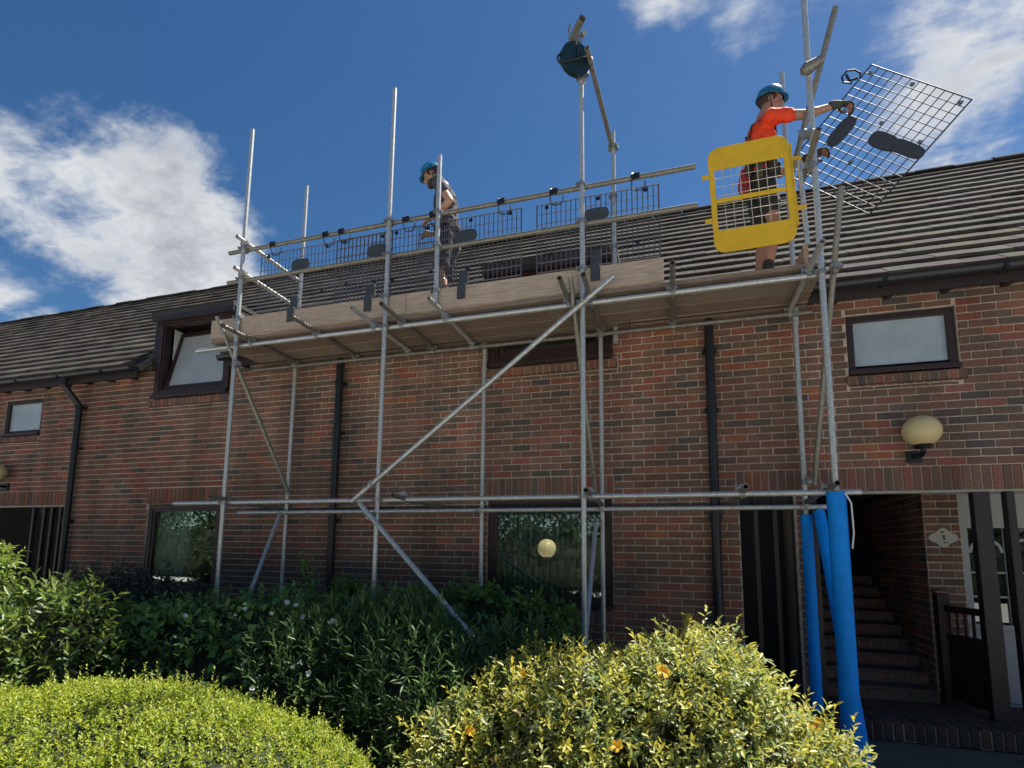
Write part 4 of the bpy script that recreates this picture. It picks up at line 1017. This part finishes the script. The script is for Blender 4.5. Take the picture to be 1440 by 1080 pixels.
    for k in range(n):
        a, d_ = 4*k, 4*((k+1) % n)
        for j in range(4): fs.append((a+j, a+(j+1) % 4, d_+(j+1) % 4, d_+j))
    br.add(vs, fs); br.build('brim', helmet_m, hp_, smooth=True)
    ri = MB()
    for s in (-.35, 0, .35):
        for k in range(8):
            t0, t1 = math.pi*(.12+.76*k/8), math.pi*(.12+.76*(k+1)/8)
            ri.tube(hc+hf*.125*math.cos(t0)*math.sqrt(1-s*s)+hs*s*.105+hu*.120*math.sin(t0)*math.sqrt(1-s*s), hc+hf*.125*math.cos(t1)*math.sqrt(1-s*s)+hs*s*.105+hu*.120*math.sin(t1)*math.sqrt(1-s*s), .005, 6)
    ri.build('rib', helmet_m, hp_, smooth=True)
    hm = MB(); ell(hm, hd+hu*.018-hf*.022, hf, hs, hu, .100, .086, .085)
    remeshed(hm, 'hair', mat('hair_dark', (.035, .022, .015), .7), pr, .008, 2)
    if pose.get('beard'):
        bd = MB(); ell(bd, hd+hf*.040-hu*.085, hf, hs, hu, .060, .062, .052); ell(bd, hd+hf*.070-hu*.105, hf, hs, hu, .034, .040, .036)
        remeshed(bd, 'beard', mat('hair_dark', (.035, .022, .015), .7), pr, .007, 2)
    st_ = MB()
    for s in (-1, 1): st_.path([hc+hs*s*.108-hf*.02-hu*.015, hd+hs*s*.085+hf*.0-hu*.06, hd+hf*.03-hu*.125], .005, 6)
    st_.build('chin_strap', mat('strap_black', (.02, .02, .02), .6), hp_)
    if pose.get('gloves'):
        for s in ('R', 'L'):
            gl = MB(); wv, dv = p['wr'+s], J(pose['hd'+s]).normalized(); cap(gl, wv-dv*.05, wv+dv*.01, .038, .036); 
            b2 = MB(); hand(b2, wv, dv, J(pose['hu'+s]), pose.get('grip', .8))
            cc = wv+dv*.06
            gl.add([cc+(Vector(v)-cc)*1.2 for v in b2.v], b2.f); remeshed(gl, 'glove', mat('glove', (.045, .048, .042), .8, noise=.5, nscale=40), pr, .007, 2)
    return pr

# worker in grey T-shirt, facing left and looking down at the deck
K = 1.13
pose1 = dict(head=(.155, .0, 1.61), look=(.82, -.12, -.42), neck=(.025, 0, 1.47), chest=(.0, 0, 1.27), waist=(-.02, 0, 1.06), pelvis=(-.03, 0, .93),
             shR=(.02, .185, 1.40), shL=(.02, -.185, 1.40), elL=(-.13, -.25, 1.13), wrL=(.05, -.22, 1.00), elR=(-.02, .25, 1.12), wrR=(.20, .16, 1.08),
             hdL=(1, .25, -.15), huL=(0, -.4, 1), hdR=(1, -.3, -.15), huR=(0, .4, 1), grip=1.0,
             hipR=(-.03, .09, .88), hipL=(-.03, -.09, .88), knR=(.05, .11, .48), knL=(.0, -.10, .48), anR=(-.02, .12, .09), anL=(-.08, -.11, .09), beard=True, hem=.78)
pose1 = {k: (tuple(c*K for c in v) if isinstance(v, tuple) and k not in ('look', 'hdL', 'hdR', 'huL', 'huR') else v) for k, v in pose1.items()}
q = P(630, 300, -.60)
worker((q.x-.03, -.60, DECK), R(184), pose1, 'worker in dark grey T-shirt and blue helmet looking down on the deck', mat('grey_tshirt', (.050, .050, .058), .9, noise=.2, nscale=20), 'tee', skin_m)
# worker in orange hi-vis, facing right, both arms out holding the panel
pose2 = dict(head=(.085, .0, 1.655), look=(.97, .22, -.12), neck=(.01, 0, 1.49), chest=(-.02, 0, 1.28), waist=(-.03, 0, 1.06), pelvis=(-.04, 0, .93),
             shR=(.01, .19, 1.37), shL=(.03, -.18, 1.37), elR=(.26, .24, 1.31), wrR=(.49, .24, 1.37), elL=(.20, -.22, 1.14), wrL=(.42, -.10, 1.20),
             hdR=(1, -.1, .10), huR=(.1, .3, 1), hdL=(1, .1, .30), huL=(0, -.3, 1), grip=1.2,
             hipR=(-.04, .09, .88), hipL=(-.04, -.09, .88), knR=(.03, .10, .48), knL=(.02, -.11, .48), anR=(-.04, .11, .09), anL=(-.06, -.12, .09), gloves=True, lanyard=True, hem=.62)
pose2 = {k: (tuple(c*K for c in v) if isinstance(v, tuple) and k not in ('look', 'hdL', 'hdR', 'huL', 'huR') else v) for k, v in pose2.items()}
q = P(1072, 200, -.60)
worker((q.x, -.60, DECK), R(9), pose2, 'worker in orange high-visibility shirt and blue helmet holding a wire panel', mat('orange_hivis', (.78, .055, .010), .75, noise=.10, nscale=14), 'hivis', skin2_m)
# ------------------------------------------------------------------ planting
def unit(a): return a/np.maximum(1e-9, np.linalg.norm(a, axis=1, keepdims=True))
def leaf_mesh(name, pos, d, nrm, ln, wd, col, fold=.25, droop=.15, blunt=.0):
    """many leaves as one mesh: 8 triangles-worth of folded blade each (2 quads + tip)"""
    n = len(pos); d = unit(d); nrm = nrm-d*np.sum(nrm*d, 1, keepdims=True); nrm = unit(nrm); s = np.cross(d, nrm)
    ln = ln[:, None]; w = wd[:, None]*.5
    v = np.empty((n, 6, 3))
    v[:, 0] = pos
    v[:, 1] = pos+d*ln*.32+s*w*.92+nrm*w*fold
    v[:, 2] = pos+d*ln*(.66+blunt)+s*w*.78+nrm*(w*fold-ln*droop*.3)
    v[:, 3] = pos+d*ln-nrm*ln*droop
    v[:, 4] = pos+d*ln*(.66+blunt)-s*w*.78+nrm*(w*fold-ln*droop*.3)
    v[:, 5] = pos+d*ln*.32-s*w*.92+nrm*w*fold
    me = bpy.data.meshes.new(name)
    me.vertices.add(6*n); me.vertices.foreach_set('co', v.astype('f').ravel())
    base = (np.arange(n)*6)[:, None]; idx = np.concatenate([base+np.array([[0, 1, 2, 3]]), base+np.array([[0, 3, 4, 5]])], 1).ravel()
    me.loops.add(8*n); me.loops.foreach_set('vertex_index', idx.astype('i'))
    me.polygons.add(2*n); me.polygons.foreach_set('loop_start', (np.arange(2*n)*4).astype('i')); me.polygons.foreach_set('loop_total', np.full(2*n, 4, 'i'))
    me.update(calc_edges=True)
    a = me.attributes.new('Col', 'FLOAT_COLOR', 'POINT'); c4 = np.ones((n, 6, 4), 'f'); c4[:, :, :3] = col[:, None, :]; c4[:, 3, :3] *= 1.12; c4[:, 0, :3] *= .9
    a.data.foreach_set('color', c4.ravel()); me.validate(); return me
def sample_lumps(lumps, n, zmin=.1, bottom=-.35, face=True):
    """points on the outer surface of a union of ellipsoids"""
    L_ = np.array(lumps, float); area = (L_[:, 3]*L_[:, 4]+L_[:, 4]*L_[:, 5]+L_[:, 3]*L_[:, 5]); k = rng.choice(len(L_), n, p=area/area.sum())
    u = unit(rng.normal(size=(n, 3))); c, r = L_[k, :3], L_[k, 3:6]
    p = c+u*r; nr = unit(u/r)
    keep = (p[:, 2] > zmin) & (u[:, 2] > bottom)
    for j in range(len(L_)):
        q = (p-L_[j, :3])/L_[j, 3:6]; keep &= ~((np.sum(q*q, 1) < .93) & (k != j))
    return p[keep], nr[keep]
def shoots(lumps, n, shoot_len, per, leaf_len, leaf_w, cols, weights, up=.6, out=.7, jit=.5, spread=.9, zmin=.1, jitter_r=.06, tipcol=None, bottom=-.35, leafup=.5, lenvar=.3):
    p, nr = sample_lumps(lumps, n, zmin, bottom); m_ = len(p)
    dirv = unit(nr*out+np.array([0, 0, up])+rng.normal(size=(m_, 3))*jit)
    p = p-nr*np.abs(rng.normal(size=(m_, 1)))*jitter_r*1.6+nr*np.maximum(0, rng.normal(size=(m_, 1)))*jitter_r*.5
    pos, dd, nn, cc, ll = [], [], [], [], []
    cols = np.array(cols); ci = rng.choice(len(cols), m_, p=np.array(weights)/sum(weights)); sl = shoot_len*rng.uniform(.5, 1.3, m_)
    e1 = unit(np.cross(dirv, rng.normal(size=(m_, 3)))); e2 = np.cross(dirv, e1)
    for k in range(per):
        t = (k+.5)/per; a = k*2.4+rng.uniform(0, .8, m_)
        rad = e1*np.cos(a)[:, None]+e2*np.sin(a)[:, None]
        q = p+dirv*(sl*t)[:, None]; ld = unit(dirv*(.35+.7*t)+rad*spread*(1.1-.4*t)+rng.normal(size=(m_, 3))*.15)
        pos.append(q); dd.append(ld); nn.append(unit(dirv*.7+np.array([0, 0, leafup])-rad*.3+rng.normal(size=(m_, 3))*.25))
        c = cols[ci]*rng.uniform(.78, 1.22, (m_, 1))
        if tipcol is not None and t > .6:
            f = rng.uniform(0, 1, (m_, 1))**1.0; c = c*(1-f)+np.array(tipcol)*f
        cc.append(c); ll.append(leaf_len*rng.uniform(1-lenvar, 1+lenvar, m_)*(1.0-.25*abs(t-.5)))
    pos, dd, nn, cc, ll = (np.concatenate(v) for v in (pos, dd, nn, cc, ll))
    return pos, dd, nn, ll, ll*leaf_w, cc
def core(lumps, f, parent, name='inner_twigs'):
    b = MB(); 
    for (cx, cy, cz, rx, ry, rz) in lumps:
        n, m_ = 18, 10; vs = []; fs = []
        for j in range(m_+1):
            t = math.pi*j/m_
            for k in range(n):
                a = 2*math.pi*k/n; w = f*(1+random.uniform(-.06, .06)); vs.append((cx+rx*w*math.sin(t)*math.cos(a), cy+ry*w*math.sin(t)*math.sin(a), max(.05, cz-rz*w*math.cos(t))))
        for j in range(m_):
            for k in range(n): fs.append((j*n+k, j*n+(k+1) % n, (j+1)*n+(k+1) % n, (j+1)*n+k))
        b.add(vs, fs)
    o = b.build(name, twig_m, parent); o['kind'] = 'stuff'; return o
def stems(lumps, parent, n=14, zb=.05):
    b = MB(); p, nr = sample_lumps(lumps, n*3, .3)
    c0 = np.mean(np.array(lumps)[:, :2], 0)
    for k in range(min(n, len(p))):
        a = Vector((c0[0]+(p[k, 0]-c0[0])*.45, c0[1]+(p[k, 1]-c0[1])*.45, zb)); e = Vector(p[k]); mid = a.lerp(e, .55)+Vector((random.uniform(-.05, .05), random.uniform(-.05, .05), .03)); b.tube(a, mid, .014, 6, r2=.009); b.tube(mid, e, .009, 6, r2=.004)
    b.build('stem', bark_m, parent)['kind'] = 'stuff'
def leaf_objects(name, data, count, material, parent, heart=False, ncol=6):
    """the leaves that show largest become single objects; returns mask of the rest"""
    pos, dd, nn, ll, ww, cc = data
    v = CAM-pos; dist = np.linalg.norm(v, axis=1); vis = np.abs(np.sum(unit(v)*unit(nn), 1))*ll*ww/dist**2
    order = np.argsort(-vis)[:count]; rest = np.ones(len(pos), bool); rest[order] = False
    cm = {}
    for i in order:
        key = (random.randint(0, ncol-1))
        if key not in cm:
            if heart:
                b = MB(); pr_ = [(0, 0), (-.10, .24), (0, .46), (.28, .44), (.62, .26), (1, 0)]
                vs = []; 
                for (x, y) in pr_: vs.append((x, y, abs(y)*.25-.18*max(0, x)**2))
                for (x, y) in pr_[1:-1]: vs.append((x, -y, abs(y)*.25-.18*max(0, x)**2))
                vs += [(.25, 0, 0), (.6, 0, -.06)]
                fs = [(0, 10, 2, 1), (10, 3, 2), (10, 11, 4, 3), (11, 5, 4), (0, 6, 7, 10), (10, 7, 8), (10, 8, 9, 11), (11, 9, 5)]
                b.add(vs, fs, tuple(cc[i])); me = b.mesh('leaf')
            else:
                me = leaf_mesh('leaf', np.zeros((1, 3)), np.array([[1., 0, 0]]), np.array([[0, 0, 1.]]), np.array([1.]), np.array([float(ww[i]/ll[i])]), cc[i:i+1])
            me.materials.append(material); cm[key] = me
        o = link(name, cm[key], None, parent); d = Vector(dd[i]).normalized(); z = Vector(nn[i]); z = (z-d*z.dot(d)).normalized(); y = z.cross(d)
        M = Matrix((d, y, z)).transposed().to_4x4() @ Matrix.Scale(float(ll[i]), 4); M.translation = Vector(pos[i]); o.matrix_basis = M
    return rest
def foliage(name, data, material, parent, mask=None, **k):
    if mask is not None: data = tuple(a[mask] for a in data)
    me = leaf_mesh(name, *data, **k); o = link(name, me, material, parent); o['kind'] = 'stuff'; return o

# lime clipped mound, bottom left
s = empty('clipped_hedge', (0, 0, 0), 'low lime-green clipped mound in the sunny left foreground', 'hedge')
lim = [(-3.25, -3.35, .02, 1.55, 1.05, .64), (-2.45, -3.45, .02, 1.02, .90, .60), (-4.3, -3.4, .0, 1.3, .95, .54), (-3.1, -3.9, .0, 1.5, .7, .52), (-3.5, -3.3, .25, .8, .6, .40), (-2.7, -3.3, .22, .7, .55, .42)]
LC = [(.26, .34, .025), (.33, .38, .028), (.18, .27, .025), (.38, .41, .045), (.12, .20, .025)]
core(lim, .83, s)
foliage('leaves', shoots(lim, 95000, .055, 6, .022, .5, LC, [4, 4, 3, 2, 1.5], up=.8, out=.8, jit=.5, jitter_r=.038, tipcol=(.38, .42, .05), bottom=.12), leaf_m, s)
lg = [(-3.25, -3.35, .02, 1.57, 1.07, .66), (-2.45, -3.45, .02, 1.05, .92, .62)]
foliage('long_shoots', shoots(lg, 700, .13, 12, .020, .5, [(.34, .38, .08)], [1], up=1.3, out=.6, jit=.3, jitter_r=.01), leaf_m, s)

# yellow-green variegated bush with orange flowers, centre foreground
s = empty('flowering_bush', (0, 0, 0), 'rounded yellow-green bush with orange-yellow flowers in the foreground', 'bush')
yb = [(.12, -2.45, .38, .46, .45, .66), (-.42, -2.85, .40, .42, .4, .50), (-.80, -2.5, .30, .42, .4, .56), (-1.15, -2.8, .12, .36, .36, .50), (.56, -2.7, .10, .36, .4, .46), (.02, -2.6, .20, .66, .60, .80), (-.55, -2.62, .15, .72, .62, .72), (-1.0, -2.65, .05, .52, .5, .62), (.55, -2.55, .08, .42, .5, .58), (-.25, -3.0, .02, .80, .45, .62)]
YC = [(.31, .38, .12), (.23, .31, .12), (.38, .43, .12), (.15, .22, .09), (.45, .45, .10), (.22, .14, .07), (.38, .43, .27)]
core(yb, .76, s); stems(yb, s, 24)
foliage('leaves', shoots(yb, 22000, .13, 9, .042, .38, YC, [5, 5, 4, 3, 2, 1, 3], up=.75, out=.75, jit=.55, jitter_r=.07, tipcol=(.50, .46, .06), lenvar=.45), gloss_leaf_m, s, droop=.2)
yl2 = [(a, b_, c, d_*1.04, e*1.04, f_*1.05) for a, b_, c, d_, e, f_ in yb]
foliage('long_shoots', shoots(yl2, 1300, .17, 13, .038, .42, [(.46, .43, .06), (.32, .35, .09)], [2, 1], up=1.1, out=.7, jit=.5, jitter_r=.03, tipcol=(.58, .50, .05)), gloss_leaf_m, s, droop=.15)
FM = None
def flower_mesh():
    b = MB()
    for k in range(5):
        a = 2*math.pi*k/5; c, s_ = math.cos(a), math.sin(a); q = lambda r, w, z: (r*c-w*s_, r*s_+w*c, z)
        b.add([q(.004, 0, 0), q(.022, .014, .010), q(.036, .009, .012), q(.036, -.009, .012), q(.022, -.014, .010)], [(0, 1, 2, 3, 4)])
    for k in range(14):
        a = 2*math.pi*k/14; b.tube((0, 0, .002), (.012*math.cos(a), .012*math.sin(a), .024), .0011, 4)
    b.sphere((0, 0, .006), .006, 8, 6); me = b.mesh('flower'); me.materials.append(petal_y); return me
FM = flower_mesh()
def on_lumps(x, y, lumps):
    d = ray(x, y); best = None
    for (cx, cy, cz, rx, ry, rz) in lumps:
        r_ = np.array([rx, ry, rz]); o = (CAM-np.array([cx, cy, cz]))/r_; dv = d/r_; A = dv @ dv; B = 2*o @ dv; C_ = o @ o-1; D_ = B*B-4*A*C_
        if D_ > 0:
            t = (-B-math.sqrt(D_))/(2*A)
            if best is None or t < best: best = t
    return None if best is None else Vector(CAM+d*best)
for (x, y) in ((735, 948), (932, 945), (660, 1028), (645, 963), (790, 914), (1148, 1020), (868, 1050)):
    p_ = on_lumps(x, y, yl2)
    if p_ is None: continue
    o = link('flower', FM, None, s); o.location = p_+(Vector(CAM)-p_).normalized()*.10; dv = (Vector(CAM)-p_).normalized()+Vector((random.uniform(-.4, .4), random.uniform(-.2, .2), .5)); o.rotation_euler = dv.to_track_quat('Z', 'Y').to_euler(); k = random.uniform(.75, 1.05); o.scale = (k, k, k)

# dark evergreen hedge behind, narrow leaves
s = empty('evergreen_hedge', (0, 0, 0), 'dark evergreen hedge of narrow leaves in the shade below the window', 'hedge')
dk = [(-2.2, -1.75, .35, .75, .60, .72), (-1.75, -2.0, .10, .70, .65, .80), (-2.75, -1.9, .25, .7, .6, .72), (-1.2, -1.65, .15, .45, .45, .72)]
DC = [(.115, .20, .065), (.145, .245, .07), (.085, .155, .055), (.19, .28, .08)]
core(dk, .86, s); stems(dk, s, 16)
foliage('leaves', shoots(dk, 4200, .20, 9, .085, .20, DC, [4, 4, 3, 1], up=1.1, out=.6, jit=.45, spread=.6, jitter_r=.06), gloss_leaf_m, s)
# bindweed-covered hedge, left of it
s = empty('bindweed_hedge', (0, 0, 0), 'shaded green hedge overgrown with white-flowered bindweed below the scaffold', 'hedge')
bw = [(-3.45, -1.75, .40, .68, .55, .70), (-4.05, -1.8, .35, .62, .55, .70), (-4.6, -1.9, .25, .6, .5, .74), (-3.0, -1.75, .40, .5, .5, .68), (-3.6, -2.05, .15, .8, .45, .62)]
core(bw, .86, s); stems(bw, s, 16)
HC = [(.18, .33, .08), (.22, .38, .085), (.13, .26, .065), (.26, .42, .09)]
foliage('leaves', shoots(bw, 3600, .16, 6, .060, .5, [(.13, .245, .065), (.155, .28, .07), (.10, .19, .056)], [1, 1, 1], up=.6, out=.8, jit=.6, jitter_r=.07), gloss_leaf_m, s)
p_, nr_ = sample_lumps(bw, 1500, .45, -.1); k_ = len(p_)
dn_ = unit(nr_*.45+np.array([0, 0, -.75])+rng.normal(size=(k_, 3))*.35)
hd_ = (p_+nr_*.05, dn_, unit(nr_+np.array([0, -.25, .35])+rng.normal(size=(k_, 3))*.3), rng.uniform(.05, .085, k_), np.full(k_, .06), np.array(HC)[rng.integers(0, 4, k_)])
mask = leaf_objects('leaf', hd_, 300, leaf_m, s, heart=True)
foliage('bindweed_leaves', hd_, leaf_m, s, mask)
def trumpet():
    b = MB(); n = 12; prof = [(.004, 0), (.006, .02), (.010, .035), (.022, .048), (.034, .052), (.033, .049), (.018, .04), (.006, .022), (.002, .002)]; b.lathe(prof, n); me = b.mesh('flower', True); me.materials.append(petal_w); return me
TM = trumpet()
for (x, y) in ((347, 852), (345, 860), (400, 849), (417, 855), (385, 859), (258, 868), (415, 941), (425, 935), (430, 945), (351, 969), (405, 845), (422, 866), (334, 866), (467, 872)):
    pt = on_lumps(x, y, [(a, b_, c, d_*1.08, e*1.08, f_*1.06) for a, b_, c, d_, e, f_ in bw+dk])
    if pt is None: continue
    o = link('flower', TM, None, s); tc_ = (Vector(CAM)-pt).normalized(); o.location = pt+tc_*.07; o.rotation_euler = (tc_*.35+Vector((random.uniform(-1, 1), 0, random.uniform(-.3, .8)))).to_track_quat('Z', 'Y').to_euler(); k = random.uniform(.5, .75); o.scale = (k, k, k)
# climbing tendril by the downpipe
s = empty('bindweed_tendril', (0, 0, 0), 'thin leafy climber rising against the brick wall beside the downpipe', 'climber')
b = MB(); pts = [P(428, 850, -.9), P(440, 830, -.8), P(432, 812, -.78), P(428, 800, -.78), P(431, 786, -.8)]; b.path(pts, .005, 6); b.build('stem', twig_m, s)
tl = np.concatenate([np.array([list(pts[i].lerp(pts[i+1], t)) for t in np.linspace(0, 1, 12)]) for i in range(4)]); tl = np.concatenate([tl, tl+rng.normal(size=tl.shape)*.05]); k_ = len(tl)
foliage('leaves', (tl, unit(rng.normal(size=(k_, 3))+np.array([0, -.4, -.2])), unit(rng.normal(size=(k_, 3))*.5+np.array([0, -.6, .7])), rng.uniform(.04, .07, k_), rng.uniform(.03, .05, k_), np.array(HC)[rng.integers(0, 4, k_)]), leaf_m, s)
# low green growth at the foot of the wall under the big window
s = empty('leafy_ground_shrub', (0, 0, 0), 'mid-green leafy shrub below the large window', 'shrub')
gs = [(-1.35, -.62, .45, .55, .38, .62), (-1.95, -.60, .45, .5, .35, .72), (-2.6, -.55, .4, .5, .3, .70), (-3.4, -.6, .4, .55, .3, .75)]
core(gs, .84, s); stems(gs, s, 10)
foliage('leaves', shoots(gs, 2200, .14, 6, .065, .62, HC, [1, 1, 1, 1], up=.6, out=.8, jit=.6, jitter_r=.06), leaf_m, s)
# leafy shrub on the left and the one at the left edge
def left_shrub(name, label, lumps, n, single, cols, w, tip, ll=.085):
    s = empty(name, (0, 0, 0), label, 'shrub'); core(lumps, .80, s); stems(lumps, s, 20)
    dt = shoots(lumps, n, .17, 7, ll, .36, cols, w, up=.7, out=.7, jit=.6, jitter_r=.08, tipcol=tip, lenvar=.4)
    mask = leaf_objects('leaf', dt, single, gloss_leaf_m, s, ncol=10) if single else None
    foliage('leaves', dt, gloss_leaf_m, s, mask, droop=.2)
GC = [(.13, .21, .045), (.17, .26, .050), (.085, .14, .045), (.21, .29, .055), (.17, .21, .12)]
left_shrub('leafy_shrub', 'tall glossy-leaved shrub with bright tips at the left', [(-5.15, -2.35, .42, .62, .55, .74), (-5.75, -2.4, .30, .62, .55, .70), (-4.9, -2.5, .15, .5, .5, .62), (-5.5, -2.75, .10, .7, .45, .62), (-6.2, -2.2, .5, .5, .5, .62)], 3400, 280, GC, [4, 4, 3, 3, 2], (.24, .30, .05))
left_shrub('edge_shrub', 'bright green shrub cut by the left edge in front of the porch', [(-7.35, -1.9, .75, .48, .45, .85), (-7.6, -1.9, .4, .6, .5, .75)], 1300, 0, GC, [4, 4, 2, 4, 1], (.26, .33, .05))
left_shrub('grey_leaf_shrub', 'dull grey-green shrub in front of the lower left window', [(-5.55, -.95, .55, .50, .38, .60), (-6.2, -.95, .55, .55, .40, .68), (-4.9, -1.0, .4, .45, .35, .52), (-7.0, -.95, .5, .5, .4, .66)], 1500, 0, [(.085, .10, .065), (.11, .12, .085), (.06, .075, .045)], [1, 1, 1], (.14, .15, .11), .075)

# ------------------------------------------------------------------ behind the photographer (seen in the glass)
def tree(x, y, h, rad, label, col):
    t = empty('tree', (x, y, 0), label, 'tree', 'trees across the road')
    b = MB(); b.tube((0, 0, 0), (0, 0, h*.35), .16, 10, r2=.12)
    for k in range(9):
        a = 2.4*k; b.tube((0, 0, h*(.25+.03*k)), (rad*.55*math.cos(a), rad*.55*math.sin(a), h*(.45+.05*k)), .06, 6, r2=.02)
    b.build('trunk', bark_m, t)
    lm = [(rad*.45*math.cos(2.4*k)*(.4+.6*(k % 3)/2), rad*.45*math.sin(2.4*k)*(.4+.6*(k % 3)/2), h*(.30+.066*k), rad*.52, rad*.52, h*.15) for k in range(9)]
    dt = shoots(lm, 5200, .5, 4, .20, .55, [col, tuple(c*.7 for c in col), tuple(c*1.3 for c in col)], [1, 1, 1], jit=.8, jitter_r=.3, zmin=.5, bottom=-1)
    foliage('crown', dt, leaf_m, t)
for (x, y, h, r_, w_) in ((-4.6, -17.5, 9.5, 3.4, 'broad tree straight behind the street lamp'), (.6, -18.5, 8.5, 3.2, 'round tree right of the street lamp'), (-9.5, -18, 10, 3.6, 'tall tree left of the street lamp'), (5.5, -19, 9, 3.4, 'tree farther right across the road'),
                          (-14.5, -18.5, 9, 3.5, 'tree farther left across the road'), (-19.5, -18, 10, 3.6, 'tree at the far left across the road'), (10, -18, 9, 3.5, 'tree at the far right across the road'), (-25, -18.5, 9.5, 3.7, 'added tree beyond the far left one across the road'), (-31, -18, 10, 3.8, 'added second last tree of the row across the road'), (-37.5, -18.5, 9.5, 3.8, 'added last tree at the left end of the row')):  # last three trees are added to keep bright sky out of the left pane
    tree(x, y, h, r_, w_+', mirrored in window glass', (.045, .085, .03))
hg = empty('reflection_hedge', (0, -16.5, 0), 'added tall hedge that darkens the window reflections', 'hedge')  # added hedge row, not seen directly, turns the window reflections dark green
hl = [(x, 0, 1.0, 1.6, .7, 1.7) for x in np.arange(-46, 14, 1.9)]
core(hl, .85, hg); foliage('leaves', shoots(hl, 14000, .3, 5, .14, .5, [(.045, .085, .03), (.03, .06, .025)], [1, 1], jit=.7, jitter_r=.12), leaf_m, hg)
# street lamp with a globe, mirrored in the big window
gpt = P(769, 771, .07); dv = np.array(gpt)-CAM; dv = dv*np.array([1, -1, 1]); dv = dv/abs(dv[1]); lp = Vector(np.array(gpt)+dv*8.6)
sl = empty('street_lamp', (lp.x, lp.y, 0), 'street lamp with cream globe reflected in the large window', 'lamp')
b = MB(); b.lathe([(.10, 0), (.10, .10), (.055, .14), (.05, lp.z-.28), (.09, lp.z-.26), (.09, lp.z-.22), (.001, lp.z-.22)], 16); b.build('post', gutter_m, sl, smooth=True)
b = MB(); b.sphere((0, 0, lp.z), .25, 28, 18); b.build('globe', globe_m, sl, smooth=True)
